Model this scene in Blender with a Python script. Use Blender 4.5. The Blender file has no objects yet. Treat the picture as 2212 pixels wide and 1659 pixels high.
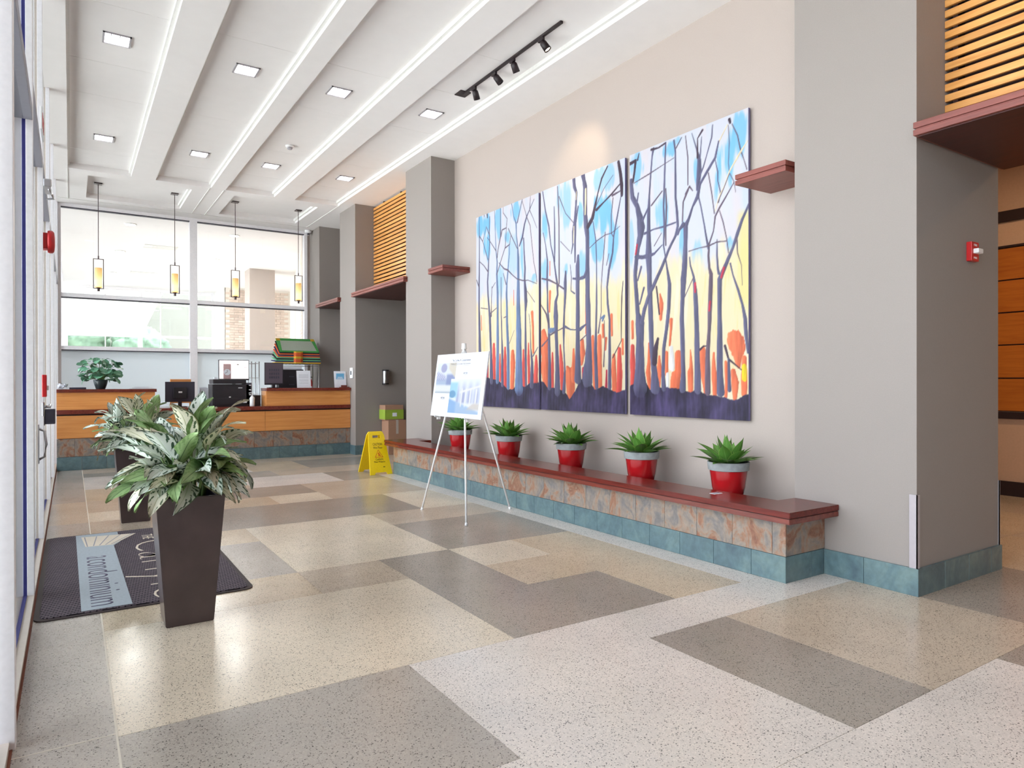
import bpy, bmesh, math, random
import numpy as np
from mathutils import Vector, Matrix
random.seed(7); RNG = np.random.RandomState(3)
SC = bpy.context.scene
COL = SC.collection
PI = math.pi
def S(r, g, b):
    f = lambda c: (c/255/12.92) if c/255 <= .04045 else ((c/255+.055)/1.055)**2.4
    return (f(r), f(g), f(b), 1)

# ------------------------------------------------------------------ camera
cam = bpy.data.cameras.new('camera'); camo = bpy.data.objects.new('camera', cam); COL.objects.link(camo)
yaw, pit, rol = math.radians(33.034), math.radians(-.1466), math.radians(.1065)
fw = Vector((math.sin(yaw)*math.cos(pit), math.cos(yaw)*math.cos(pit), math.sin(pit)))
rt = Vector((math.cos(yaw), -math.sin(yaw), 0)); dn = fw.cross(rt)
r2 = math.cos(rol)*rt + math.sin(rol)*dn; d2 = -math.sin(rol)*rt + math.cos(rol)*dn
camo.matrix_world = Matrix(((r2.x, -d2.x, -fw.x, 0), (r2.y, -d2.y, -fw.y, 0), (r2.z, -d2.z, -fw.z, 1.4), (0, 0, 0, 1)))
cam.sensor_fit = 'HORIZONTAL'; cam.sensor_width = 36; cam.lens = 1466.08/2212*36
cam.clip_start = .05; cam.clip_end = 300
SC.camera = camo

# ------------------------------------------------------------------ sky and exposure
w = bpy.data.worlds.new('overcast_sky'); SC.world = w; w.use_nodes = True
bg = w.node_tree.nodes['Background']; bg.inputs[0].default_value = (.86, .92, 1, 1); bg.inputs[1].default_value = 5.0
sun = bpy.data.lights.new('sun', 'SUN'); sun.energy = 12; sun.angle = .02; sun.color = (.95, .97, 1)
suno = bpy.data.objects.new('sun', sun); COL.objects.link(suno); suno.rotation_euler = (0, math.radians(14), 0)     # high, from over the building: lights the paving outside
SC.view_settings.view_transform = 'Standard'; SC.view_settings.look = 'None'
SC.view_settings.gamma = 1; SC.view_settings.use_curve_mapping = False
SC.view_settings.exposure = 0.3
SC.cycles.use_denoising = True
SC.cycles.max_bounces = 10; SC.cycles.diffuse_bounces = 6; SC.cycles.glossy_bounces = 4
SC.cycles.transmission_bounces = 6; SC.cycles.transparent_max_bounces = 16
SC.cycles.sample_clamp_indirect = 8
SC.cycles.caustics_reflective = False; SC.cycles.caustics_refractive = False

def portal(loc, rot, sx, sy):                     # guides sky light through a glazed wall, gives no light of its own
    l = bpy.data.lights.new('sky_portal', 'AREA'); l.shape = 'RECTANGLE'; l.size = sx; l.size_y = sy
    l.cycles.is_portal = True
    o = bpy.data.objects.new('sky_portal', l); COL.objects.link(o); o.location = loc; o.rotation_euler = rot
portal((-.5, 6.35, 2.45), (0, -PI/2, 0), 4.9, 18.5)      # left storefront
portal((-.5, 22, 2.45), (0, -PI/2, 0), 4.9, 12.4)       # its continuation along the next room
portal((2.2, 28.9, 2.45), (-PI/2, 0, 0), 5.0, 4.9)      # far glazing of the next room

# ------------------------------------------------------------------ materials
def nt(name):
    m = bpy.data.materials.new(name); m.use_nodes = True
    t = m.node_tree; return m, t, t.nodes['Principled BSDF']
def N(t, kind, **kw):
    n = t.nodes.new(kind)
    for k, v in kw.items():
        if k.startswith('i_'): n.inputs[k[2:].replace('_', ' ')].default_value = v
        else: setattr(n, k, v)
    return n
def link(t, a, b): t.links.new(a, b)
def ramp(t, fac, stops, interp='LINEAR'):
    r = t.nodes.new('ShaderNodeValToRGB'); cr = r.color_ramp; cr.interpolation = interp
    while len(cr.elements) < len(stops): cr.elements.new(.5)
    for e, (p, c) in zip(cr.elements, stops): e.position = p; e.color = c
    link(t, fac, r.inputs[0]); return r.outputs[0]
def mixc(t, fac, a, b, bt='MIX'):
    n = t.nodes.new('ShaderNodeMix'); n.data_type = 'RGBA'; n.blend_type = bt
    for i, v in ((0, fac), (6, a), (7, b)):
        if hasattr(v, 'links') or isinstance(v, bpy.types.NodeSocket): link(t, v, n.inputs[i])
        else: n.inputs[i].default_value = v
    return n.outputs[2]
def bump(t, bs, h, dist=.002, strength=.5):
    b = N(t, 'ShaderNodeBump', i_Strength=strength, i_Distance=dist); link(t, h, b.inputs['Height']); link(t, b.outputs[0], bs.inputs['Normal'])
def coords(t, scale=(1, 1, 1), rand=0):
    c = N(t, 'ShaderNodeTexCoord'); mp = N(t, 'ShaderNodeMapping'); mp.inputs['Scale'].default_value = scale
    link(t, c.outputs['Object'], mp.inputs[0])
    if rand:
        oi = N(t, 'ShaderNodeObjectInfo'); mu = N(t, 'ShaderNodeMath', operation='MULTIPLY'); mu.inputs[1].default_value = rand
        link(t, oi.outputs['Random'], mu.inputs[0]); cb = N(t, 'ShaderNodeCombineXYZ')
        for i in range(3): link(t, mu.outputs[0], cb.inputs[i])
        link(t, cb.outputs[0], mp.inputs['Location'])
    return mp.outputs[0]
MAT = {}
def plain(name, col, rough=.5, metal=0, spec=.5, noise=0, nscale=40, bumpd=0, coat=0):
    m, t, b = nt(name)
    b.inputs['Roughness'].default_value = rough; b.inputs['Metallic'].default_value = metal
    b.inputs['Specular IOR Level'].default_value = spec; b.inputs['Coat Weight'].default_value = coat
    b.inputs['Coat Roughness'].default_value = .08
    n = N(t, 'ShaderNodeTexNoise', i_Scale=nscale, i_Detail=3.0); link(t, coords(t), n.inputs['Vector'])
    k = noise if noise else .03
    lo = tuple(c*(1-k) for c in col[:3])+(1,); hi = tuple(min(1, c*(1+k)) for c in col[:3])+(1,)
    link(t, ramp(t, n.outputs[0], [(.3, lo), (.7, hi)]), b.inputs['Base Color'])
    if bumpd: bump(t, b, n.outputs[0], bumpd)
    MAT[name] = m; return m
def glow(name, col, strength, base=(.9, .9, .9, 1)):
    m, t, b = nt(name); b.inputs['Base Color'].default_value = base
    b.inputs['Emission Color'].default_value = col; b.inputs['Emission Strength'].default_value = strength
    MAT[name] = m; return m
def wood(name, c1, c2, scale=(2, 30, 30), rough=.35, coat=0, rand=5, spec=.5):
    m, t, b = nt(name); v = coords(t, scale, rand)
    n = N(t, 'ShaderNodeTexNoise', i_Scale=1.0, i_Detail=6.0, i_Roughness=.6, i_Distortion=.4); link(t, v, n.inputs['Vector'])
    col = ramp(t, n.outputs[0], [(.28, c1), (.5, tuple((a+c)/2 for a, c in zip(c1, c2))), (.75, c2)])
    oi = N(t, 'ShaderNodeObjectInfo'); rr = N(t, 'ShaderNodeMapRange'); rr.inputs[3].default_value = .86; rr.inputs[4].default_value = 1.1
    link(t, oi.outputs['Random'], rr.inputs[0])
    cb = N(t, 'ShaderNodeCombineXYZ')
    for i in range(3): link(t, rr.outputs[0], cb.inputs[i])
    link(t, mixc(t, 1.0, col, cb.outputs[0], 'MULTIPLY'), b.inputs['Base Color'])
    b.inputs['Roughness'].default_value = rough; b.inputs['Coat Weight'].default_value = coat; b.inputs['Coat Roughness'].default_value = .06
    b.inputs['Specular IOR Level'].default_value = spec
    bump(t, b, n.outputs[0], .0006, .3); MAT[name] = m; return m
def terrazzo(name, col, dark=.55, light=1.18):
    m, t, b = nt(name); v = coords(t)
    vo = N(t, 'ShaderNodeTexVoronoi', i_Scale=175.0); link(t, v, vo.inputs['Vector'])
    sp = N(t, 'ShaderNodeSeparateColor'); link(t, vo.outputs['Color'], sp.inputs[0])
    c = lambda k: tuple(min(1, x*k) for x in col[:3])+(1,)
    chip = ramp(t, sp.outputs[0], [(0, c(.18)), (.055, c(dark)), (.16, c(.93)), (.34, c(1)), (.62, c(1.06)), (.84, c(light))], 'CONSTANT')
    e = N(t, 'ShaderNodeMath', operation='LESS_THAN'); e.inputs[1].default_value = .55; link(t, vo.outputs['Distance'], e.inputs[0])
    base = mixc(t, e.outputs[0], col, chip)
    n = N(t, 'ShaderNodeTexNoise', i_Scale=2.2, i_Detail=3.0); link(t, v, n.inputs['Vector'])
    tone = ramp(t, n.outputs[0], [(.3, (.94, .94, .94, 1)), (.7, (1.05, 1.04, 1.03, 1))])
    link(t, mixc(t, 1.0, base, tone, 'MULTIPLY'), b.inputs['Base Color'])
    rg = N(t, 'ShaderNodeMapRange'); rg.inputs[3].default_value = .14; rg.inputs[4].default_value = .27; link(t, n.outputs[0], rg.inputs[0]); link(t, rg.outputs[0], b.inputs['Roughness'])
    b.inputs['Specular IOR Level'].default_value = .5
    MAT[name] = m; return m
def stone(name, stops, scale, rough=.35, rand=40, streak=(1, 1, .55)):
    m, t, b = nt(name); v = coords(t, streak, rand)
    n = N(t, 'ShaderNodeTexNoise', i_Scale=scale, i_Detail=7.0, i_Roughness=.62, i_Distortion=1.2); link(t, v, n.inputs['Vector'])
    n2 = N(t, 'ShaderNodeTexNoise', i_Scale=scale*7, i_Detail=4.0); link(t, v, n2.inputs['Vector'])
    col = ramp(t, n.outputs[0], stops)
    tone = ramp(t, n2.outputs[0], [(.3, (.86, .86, .86, 1)), (.7, (1.1, 1.1, 1.1, 1))])
    link(t, mixc(t, 1.0, col, tone, 'MULTIPLY'), b.inputs['Base Color']); b.inputs['Roughness'].default_value = rough
    bump(t, b, n2.outputs[0], .0015, .4); MAT[name] = m; return m
def glass(name, tint, frost=None):
    m = bpy.data.materials.new(name); m.use_nodes = True; t = m.node_tree; t.nodes.clear()
    out = t.nodes.new('ShaderNodeOutputMaterial'); tr = N(t, 'ShaderNodeBsdfTransparent'); tr.inputs[0].default_value = tint
    gl = N(t, 'ShaderNodeBsdfGlossy'); gl.inputs['Roughness'].default_value = .0
    fr = N(t, 'ShaderNodeFresnel', i_IOR=1.35); mx = N(t, 'ShaderNodeMixShader')
    link(t, fr.outputs[0], mx.inputs[0]); link(t, gl.outputs[0], mx.inputs[2])
    if frost:
        tl = N(t, 'ShaderNodeBsdfTranslucent'); tl.inputs[0].default_value = frost
        df = N(t, 'ShaderNodeBsdfDiffuse'); df.inputs[0].default_value = frost
        m1 = N(t, 'ShaderNodeMixShader'); m1.inputs[0].default_value = .1; link(t, tl.outputs[0], m1.inputs[1]); link(t, df.outputs[0], m1.inputs[2])
        link(t, m1.outputs[0], mx.inputs[1])
    else: link(t, tr.outputs[0], mx.inputs[1])
    link(t, mx.outputs[0], out.inputs[0]); MAT[name] = m; return m
def vcol(name, rough=.6, spec=.3):
    m, t, b = nt(name); a = N(t, 'ShaderNodeVertexColor', layer_name='paint'); link(t, a.outputs[0], b.inputs['Base Color'])
    n = N(t, 'ShaderNodeTexNoise', i_Scale=60.0, i_Detail=4.0); link(t, coords(t, (1, 1, .25)), n.inputs['Vector']); bump(t, b, n.outputs[0], .002, .35)
    b.inputs['Roughness'].default_value = rough; b.inputs['Specular IOR Level'].default_value = spec; MAT[name] = m; return m

plain('ceiling_white', S(240, 237, 237), .8, noise=.01, nscale=6, spec=.2)
plain('trim_white', S(226, 225, 222), .6, spec=.3)
plain('wall_beige', S(176, 164, 157), .85, noise=.015, nscale=90, bumpd=.0006, spec=.2)
plain('wall_taupe', S(148, 140, 136), .85, noise=.02, nscale=120, bumpd=.0006, spec=.2)
plain('wall_salmon', S(206, 168, 140), .85, spec=.2)
plain('wall_dark', S(96, 78, 66), .9, spec=.2)
plain('aluminium_white', S(246, 244, 248), .4, spec=.5)
plain('gasket', S(46, 46, 112), .6); plain('guard_grey', S(170, 162, 168), .35); plain('grey_aluminium', S(140, 140, 152), .5); wood('wood_underside_shade', S(52, 20, 16), S(74, 30, 24), (30, 2, 30), rough=.5)
plain('sill_beige', S(206, 196, 186), .5)
plain('rust_joint', S(120, 66, 48), .8)
terrazzo('terrazzo_light', S(222, 208, 188)); terrazzo('terrazzo_pale', S(224, 215, 208)); terrazzo('terrazzo_tan', S(198, 182, 164))
terrazzo('terrazzo_dark', S(164, 154, 144)); terrazzo('terrazzo_grey', S(180, 171, 162)); terrazzo('terrazzo_sand', S(206, 187, 163))
plain('divider_strip', S(222, 212, 196), .4)
stone('slate_multi', [(.25, S(92, 92, 98)), (.40, S(122, 116, 114)), (.50, S(146, 132, 120)), (.57, S(150, 112, 90)), (.64, S(128, 84, 66)), (.70, S(152, 134, 112)), (.82, S(100, 102, 110))], 5.0, streak=(1, 1, .8))
stone('slate_blue', [(.3, S(76, 96, 106)), (.5, S(92, 116, 122)), (.7, S(110, 132, 132))], 3.5, rough=.3, streak=(1, 1, 1))
plain('grout', S(190, 186, 180), .9)
wood('wood_mahogany', S(84, 24, 18), S(124, 44, 34), (40, 3, 60), rough=.2, coat=.0, spec=.35)
wood('wood_mahogany_edge', S(96, 34, 26), S(136, 58, 44), (30, 2, 30), rough=.25, coat=.3)
wood('wood_ledge', S(108, 50, 42), S(138, 72, 62), (30, 2, 30), rough=.4)
wood('wood_maple', S(206, 130, 66), S(230, 162, 96), (1.5, 20, 26), rough=.3, coat=.2)
wood('wood_slat', S(206, 138, 66), S(232, 172, 102), (30, 2, 30), rough=.4)
wood('wood_orange', S(176, 92, 24), S(204, 118, 40), (26, 2, 26), rough=.4)
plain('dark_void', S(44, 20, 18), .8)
glass('clear_glass', (.97, .985, .98, 1)); glass('frosted_glass', (1, 1, 1, 1), (.90, .96, 1, 1)); glass('tinted_glass', (.72, .735, .725, 1)); glass('grey_glass', (.97, .98, .98, 1))
plain('black_metal', S(40, 30, 34), .45, spec=.4); plain('bronze', S(74, 60, 62), .4, metal=.6)
plain('chrome', S(200, 202, 208), .18, metal=1.0); plain('steel', S(190, 190, 194), .28, metal=1.0)
plain('black_plastic', S(36, 32, 38), .45); plain('charcoal_plastic', S(58, 56, 70), .5); plain('white_plastic', S(236, 236, 238), .4)
plain('paper', S(234, 236, 244), .8); plain('board_white', S(208, 211, 221), .8); plain('red_plastic', S(196, 34, 38), .35); plain('yellow_plastic', S(242, 208, 14), .35)
plain('ink', S(60, 44, 24), .7); plain('ink_grey', S(150, 150, 160), .8); plain('ink_red', S(206, 60, 30), .7)
plain('brown_planter', S(66, 53, 54), .34, noise=.18, nscale=6, coat=.35); plain('planter_liner', S(60, 54, 92), .4); plain('soil', S(46, 36, 30), .95, noise=.3)
plain('cardboard', S(168, 128, 104), .85); plain('green_print', S(150, 176, 60), .7)
plain('pot_red', S(166, 22, 28), .22, coat=.3, noise=.06, nscale=8); plain('pot_grey', S(150, 154, 156), .6, noise=.1, nscale=30)
# ------------------------------------------------------------------ mesh helpers
def bx(bm, x0, x1, y0, y1, z0, z1, bev=0):
    vs = [bm.verts.new((x, y, z)) for z in (z0, z1) for y in (y0, y1) for x in (x0, x1)]
    fs = [bm.faces.new([vs[i] for i in q]) for q in ((0, 2, 3, 1), (4, 5, 7, 6), (0, 1, 5, 4), (2, 6, 7, 3), (0, 4, 6, 2), (1, 3, 7, 5))]
    if bev:
        es = list({e for f in fs for e in f.edges})
        bmesh.ops.bevel(bm, geom=es, offset=bev, segments=2, profile=.5, affect='EDGES')
def tube(bm, pts, r, n=8, cap=True):
    pts = [Vector(p) for p in pts]; rs = r if isinstance(r, (list, tuple)) else [r]*len(pts); rings = []
    for i, p in enumerate(pts):
        d = (pts[min(i+1, len(pts)-1)]-pts[max(i-1, 0)]).normalized()
        a = d.cross(Vector((0, 0, 1)) if abs(d.z) < .95 else Vector((1, 0, 0))).normalized(); b = d.cross(a)
        rings.append([bm.verts.new(p+rs[i]*(math.cos(2*PI*k/n)*a+math.sin(2*PI*k/n)*b)) for k in range(n)])
    for i in range(len(pts)-1):
        for k in range(n): bm.faces.new((rings[i][k], rings[i][(k+1) % n], rings[i+1][(k+1) % n], rings[i+1][k]))
    if cap: bm.faces.new(rings[0][::-1]); bm.faces.new(rings[-1])
def lathe(bm, prof, n=24, c=(0, 0, 0)):
    rings = [[bm.verts.new((c[0]+r*math.cos(2*PI*k/n), c[1]+r*math.sin(2*PI*k/n), c[2]+z)) for k in range(n)] for r, z in prof]
    for a, b in zip(rings, rings[1:]):
        for k in range(n): bm.faces.new((a[k], a[(k+1) % n], b[(k+1) % n], b[k]))
    bm.faces.new(rings[0][::-1]); bm.faces.new(rings[-1])
def prism(bm, poly, f, d0, d1):                  # poly in 2-D, f(u, v, d) gives the 3-D point
    a = [bm.verts.new(f(u, v, d0)) for u, v in poly]; b = [bm.verts.new(f(u, v, d1)) for u, v in poly]; n = len(poly)
    bm.faces.new(a[::-1]); bm.faces.new(b)
    for k in range(n): bm.faces.new((a[k], a[(k+1) % n], b[(k+1) % n], b[k]))
def B(*boxes, bev=0):
    bm = bmesh.new()
    for b in boxes: bx(bm, *b, bev=bev)
    return bm
def obj(name, bm, mat, parent=None, smooth=False, local=False):
    me = bpy.data.meshes.new(name)
    if isinstance(bm, bmesh.types.BMesh):
        bmesh.ops.recalc_face_normals(bm, faces=bm.faces)
        if parent is not None and not local: bm.transform(parent.matrix_basis.inverted())
        bm.to_mesh(me); bm.free()
    else: me = bm
    if mat: me.materials.clear(); me.materials.append(MAT[mat] if isinstance(mat, str) else mat)
    if smooth:
        for p in me.polygons: p.use_smooth = True
    o = bpy.data.objects.new(name, me); COL.objects.link(o)
    if parent is not None: o.parent = parent
    return o
def smooth_angle(o, a=40):
    o.data.shade_smooth() if hasattr(o.data, 'shade_smooth') else None
    try: o.data.set_sharp_from_angle(angle=math.radians(a))
    except Exception: pass
    return o
def tag(o, label, cat, group=None, kind=None):
    if label: o['label'] = label
    if cat: o['category'] = cat
    if group: o['group'] = group
    if kind: o['kind'] = kind
    return o
def thing(name, label, cat, loc=(0, 0, 0), rotz=0, group=None):
    o = bpy.data.objects.new(name, None); COL.objects.link(o); o.empty_display_size = .1
    o.matrix_basis = Matrix.Translation(loc) @ Matrix.Rotation(rotz, 4, 'Z')
    return tag(o, label, cat, group)
def struct(name, bm, mat, label=None):
    o = obj(name, bm, mat); o['kind'] = 'structure'
    if label: o['label'] = label
    return o
def solo(name, bm, mat, label, cat, base, group=None, smooth=False):   # a thing that is one mesh, origin at its base
    bm.transform(Matrix.Translation(base).inverted()); o = obj(name, bm, mat, smooth=smooth); o.location = base
    return tag(o, label, cat, group)
def inst(name, me, parent, mtx):                 # a piece that shares its mesh
    o = bpy.data.objects.new(name, me); COL.objects.link(o); o.parent = parent; o.matrix_basis = mtx; return o
def mesh_of(name, bm, mat, smooth=False):
    me = bpy.data.meshes.new(name); bmesh.ops.recalc_face_normals(bm, faces=bm.faces); bm.to_mesh(me); bm.free()
    me.materials.append(MAT[mat] if isinstance(mat, str) else mat)
    if smooth:
        for p in me.polygons: p.use_smooth = True
    return me
def text_bm(s, wid, hei, depth, m, shear=0, thin=0):      # lettering fitted to a rectangle, then placed by matrix m
    cu = bpy.data.curves.new('lettering', 'FONT'); cu.body = s; cu.resolution_u = 4; cu.extrude = .01; cu.shear = shear; cu.offset = thin
    o = bpy.data.objects.new('lettering', cu); COL.objects.link(o)
    dg = bpy.context.evaluated_depsgraph_get(); me = bpy.data.meshes.new_from_object(o.evaluated_get(dg))
    bpy.data.objects.remove(o); bpy.data.curves.remove(cu)
    bm = bmesh.new(); bm.from_mesh(me); bpy.data.meshes.remove(me)
    xs = [v.co.x for v in bm.verts]; ys = [v.co.y for v in bm.verts]; x0, x1, y0, y1 = min(xs), max(xs), min(ys), max(ys)
    for v in bm.verts:
        v.co = ((v.co.x-x0)/(x1-x0)*wid, (v.co.y-y0)/(y1-y0)*hei, (v.co.z+.01)/.02*depth)
    bm.transform(m); return bm
def frame_m(o, u, v):                             # matrix with local x along u, y along v
    u = Vector(u).normalized(); v = Vector(v).normalized(); n = u.cross(v)
    return Matrix(((u.x, v.x, n.x, o[0]), (u.y, v.y, n.y, o[1]), (u.z, v.z, n.z, o[2]), (0, 0, 0, 1)))
def painted(name, nu, nv, wu, hv, o, u, v, fn, mat, parent, thick=0):
    """flat print: a fine grid whose point colours are painted by fn(U, V) in metres from the lower left corner"""
    U, V = np.meshgrid(np.linspace(0, wu, nu), np.linspace(0, hv, nv)); c = np.clip(fn(U, V), 0, 1)
    o = np.array(o); u = np.array(u); v = np.array(v)
    P = o+U.reshape(-1, 1)*u+V.reshape(-1, 1)*v
    if parent is not None:
        mi = np.array(parent.matrix_basis.inverted()); P = P@mi[:3, :3].T+mi[:3, 3]
    i = (np.arange(nv-1)[:, None]*nu+np.arange(nu-1)).ravel(); F = np.stack([i, i+1, i+nu+1, i+nu], 1)
    me = bpy.data.meshes.new(name); me.vertices.add(len(P)); me.vertices.foreach_set('co', P.ravel())
    me.loops.add(F.size); me.loops.foreach_set('vertex_index', F.ravel().astype(np.int32))
    me.polygons.add(len(F)); me.polygons.foreach_set('loop_start', np.arange(0, F.size, 4, dtype=np.int32))
    me.update(calc_edges=True)
    at = me.color_attributes.new('paint', 'FLOAT_COLOR', 'POINT')
    lin = np.where(c <= .04045, c/12.92, ((c+.055)/1.055)**2.4).reshape(-1, 3)
    at.data.foreach_set('color', np.concatenate([lin, np.ones((len(lin), 1))], 1).astype(np.float32).ravel())
    return obj(name, me, mat, parent)

# ------------------------------------------------------------------ floor
fl = struct('floor', B((-.36, 9.8, -4.1, 15.62, -.12, -.004)), 'divider_strip', 'polished terrazzo floor of light and dark rectangles')
RECTS = [  # x0 x1 y0 y1 tone
 (1.4, 2.65, 5.06, 6.86, 'light'), (2.65, 3.92, 5.06, 6.24, 'dark'), (2.65, 3.92, 6.24, 6.86, 'tan'), (3.275, 3.92, 6.86, 8.03, 'light'),
 (.78, 3.275, 6.86, 8.03, 'dark'), (.78, 1.4, 6.24, 6.86, 'sand'), (.78, 1.4, 5.06, 6.24, 'grey'), (.15, .78, 5.06, 6.86, 'sand'), (.15, .78, 6.86, 8.03, 'tan'),
 (.15, 1.4, 4.46, 5.06, 'sand'), (1.4, 2.03, 4.46, 5.06, 'tan'), (.15, 2.03, 3.1, 4.46, 'light'), (2.03, 2.65, 3.88, 5.06, 'dark'), (2.03, 3.275, 3.1, 3.88, 'dark'),
 (2.65, 3.275, 4.46, 5.06, 'light'), (2.65, 3.275, 3.88, 4.46, 'sand'), (3.275, 3.92, 3.1, 5.06, 'sand'), (2.65, 4.625, 2.7, 3.1, 'pale'),
 (2.65, 3.275, 1.54, 2.7, 'dark'), (3.275, 4.625, 1.54, 2.7, 'tan'), (1.4, 2.65, 1.54, 3.1, 'pale'), (.15, 1.4, 2.1, 3.1, 'grey'), (.15, 1.4, .35, 2.1, 'pale'),
 (1.4, 3.92, .35, 1.54, 'pale'), (3.92, 4.625, .35, 1.54, 'dark'), (-.2, .15, 3.13, 8.03, 'grey'), (-.2, .15, -1.2, 3.13, 'grey'), (-.2, .15, 8.03, 9.44, 'tan'), (-.2, .15, 9.44, 13.4, 'grey'),
 (3.3, 4.625, 11.16, 12.34, 'dark'), (2.4, 3.3, 11.16, 12.34, 'sand'), (2.03, 3.275, 9.44, 10.46, 'pale'), (3.275, 3.92, 9.44, 10.46, 'dark'), (2.65, 3.92, 10.46, 11.16, 'tan'),
 (1.4, 2.65, 10.46, 11.16, 'grey'), (1.4, 2.65, 8.63, 9.44, 'dark'), (2.03, 2.65, 8.03, 8.63, 'light'), (2.65, 3.92, 8.03, 9.44, 'tan'), (1.4, 2.03, 8.03, 8.63, 'sand'),
 (.15, .95, 10.5, 11.85, 'pale'), (.15, .95, 9.44, 10.5, 'sand'), (.95, 2.03, 9.44, 10.46, 'tan'), (.95, 1.4, 8.03, 9.44, 'sand'), (.15, .95, 8.6, 9.44, 'tan'), (.15, .95, 8.03, 8.6, 'light'),
 (.95, 1.4, 10.46, 11.85, 'tan'), (.15, 2.4, 11.85, 12.34, 'dark'), (1.4, 2.4, 11.16, 11.85, 'pale'), (.15, 4.625, 12.34, 12.96, 'tan'),
 (3.92, 4.15, 3.1, 9.75, 'pale'), (3.92, 4.625, 9.75, 11.16, 'sand')]
GP = .0012
for (x0, x1, y0, y1, c) in RECTS: obj('terrazzo_panel', B((x0+GP, x1-GP, y0+GP, y1-GP, -.02, 0)), 'terrazzo_'+c, fl)
obj('divider_strip', B((.146, .154, -4, 12.9, -.01, .0006)), 'divider_strip', fl); obj('divider_strip', B((-.2, .146, 3.127, 3.133, -.01, .0006)), 'divider_strip', fl)
for (x0, x1, y0, y1) in [(-.2, .15, -4, -1.2), (.15, 2.4, -4, -1.2), (2.4, 4.625, -4, -1.2), (.15, 2.65, -1.2, .35), (2.65, 4.625, -1.2, .35), (-.2, 4.625, 13.4, 15.6), (.15, 4.625, 12.96, 13.4)]:
    obj('terrazzo_panel', B((x0+GP, x1-GP, y0+GP, y1-GP, -.02, 0)), 'terrazzo_tan', fl)
k = 0
for x0, x1 in ((4.625, 5.9), (5.9, 7.15), (7.15, 8.4), (8.4, 9.65)):
    for y0, y1 in ((-4, -2.5), (-2.5, -1), (-1, .35), (.35, 1.54), (1.54, 2.7), (2.7, 4), (4, 5.5), (5.5, 9)):
        obj('terrazzo_panel', B((x0+GP, x1-GP, y0+GP, y1-GP, -.02, 0)), 'terrazzo_'+['sand', 'tan', 'light', 'tan', 'dark', 'sand', 'tan'][k % 7], fl); k += 1
for x0, x1, y0, y1 in ((4.625, 7.2, 9, 12.7), (4.625, 7.2, 12.7, 15.6)):
    obj('terrazzo_panel', B((x0+GP, x1-GP, y0+GP, y1-GP, -.02, 0)), 'terrazzo_tan', fl)

# ------------------------------------------------------------------ ceiling with beams, recessed bays and pendant recesses
CZ, RZ = 4.86, 4.95
ce = struct('ceiling', B((-.36, 9.8, -4.1, 15.75, 4.972, 5.1)), 'ceiling_white', 'white coffered plaster ceiling')
BAYS = [(-.03, .86, (-1.5, 1.4, 4.6, 7.4, 8.78, 9.81, 12.2)), (1.225, 2.10, (-1.5, 1.4, 4.6, 7.4, 9.8, 12.2)), (2.34, 3.19, (-1.5, 1.4, 4.6, 7.44, 8.79, 10.7, 12.15)), (3.565, 4.40, (-1.5, 1.4, 4.6, 6.36, 7.4, 8.77, 10.7, 12.15))]
for x0, x1, seams in BAYS:
    ys = [-4]+list(seams)+[13.02]
    for a, b in zip(ys, ys[1:]): obj('ceiling_panel', B((x0-.02, x1+.02, a+.002, b-.002, RZ, RZ+.02)), 'ceiling_white', ce)
    obj('crown_strip', B((x1-.035, x1+.002, -4, 13.02, 4.905, RZ)), 'trim_white', ce)
    obj('crown_strip', B((x0-.002, x0+.03, -4, 13.02, 4.905, RZ)), 'trim_white', ce)
for x0, x1 in ((-.36, -.03), (.86, 1.225), (2.10, 2.34), (3.19, 3.565), (4.40, 5.6)):
    obj('ceiling_beam', B((x0, x1, -4, 13.02, CZ, 4.971)), 'ceiling_white', ce)
for q in ((-.36, .25, 13.02, 15.62), (1.83, 2.55, 13.02, 15.62), (4.10, 5.6, 13.02, 15.75), (.25, 1.83, 13.02, 13.33), (.25, 1.83, 14.94, 15.62), (2.55, 4.10, 13.02, 13.33), (2.55, 4.10, 14.94, 15.62)):
    obj('ceiling_soffit', B((*q, CZ, 4.971)), 'ceiling_white', ce)
for x0, x1 in ((.25, 1.83), (2.55, 4.10)):
    obj('ceiling_panel', B((x0, x1, 13.33, 14.94, RZ, RZ+.02)), 'ceiling_white', ce)
    obj('crown_strip', B((x1-.035, x1, 13.33, 14.94, 4.905, RZ)), 'trim_white', ce)
for q in ((2.075, 2.087, 13.05, 15.16), (2.315, 2.327, 13.05, 15.16), (-.04, -.028, 13.02, 15.2), (4.405, 4.417, 12.9, 15.16), (-.2, 4.41, 15.16, 15.172)):
    obj('ceiling_bead', B((*q, CZ-.008, CZ)), 'trim_white', ce)

# ------------------------------------------------------------------ columns and right-hand wall
def base_tiles(par, x0, x1, y0, y1, side, h=.18, step=.345, off=0, th=.02, mat='slate_blue', z0=0, nm='base_tile', start=None):
    """tiles along one face; side 'x' = a face looking to -x at x0, side 'y' = a face looking to -y at y0"""
    a, b = (y0, y1) if side == 'x' else (x0, x1)
    cuts = [a]+[c for c in np.arange(start if start is not None else a+step, b, step) if a+.03 < c < b-.03]+[b]
    for c, d in zip(cuts, cuts[1:]):
        q = (x0-th, x0, c+.0015, d-.0015) if side == 'x' else (c+.0015, d-.0015, y0-th, y0)
        obj(nm, B((*q, z0, z0+h), bev=.0015), mat, par)
def column(y0, y1, x1, n):
    o = struct('column', B((4.625, x1, y0, y1, 0, CZ)), 'wall_taupe', n)
    return o
c1 = column(2.272, 3.16, 5.811, 'wide taupe column at the near end of the bench')
base_tiles(c1, 4.625, 5.83, 2.252, 2.912, 'x', start=2.615); base_tiles(c1, 4.605, 5.83, 2.272, 0, 'y', start=4.96)
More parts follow.
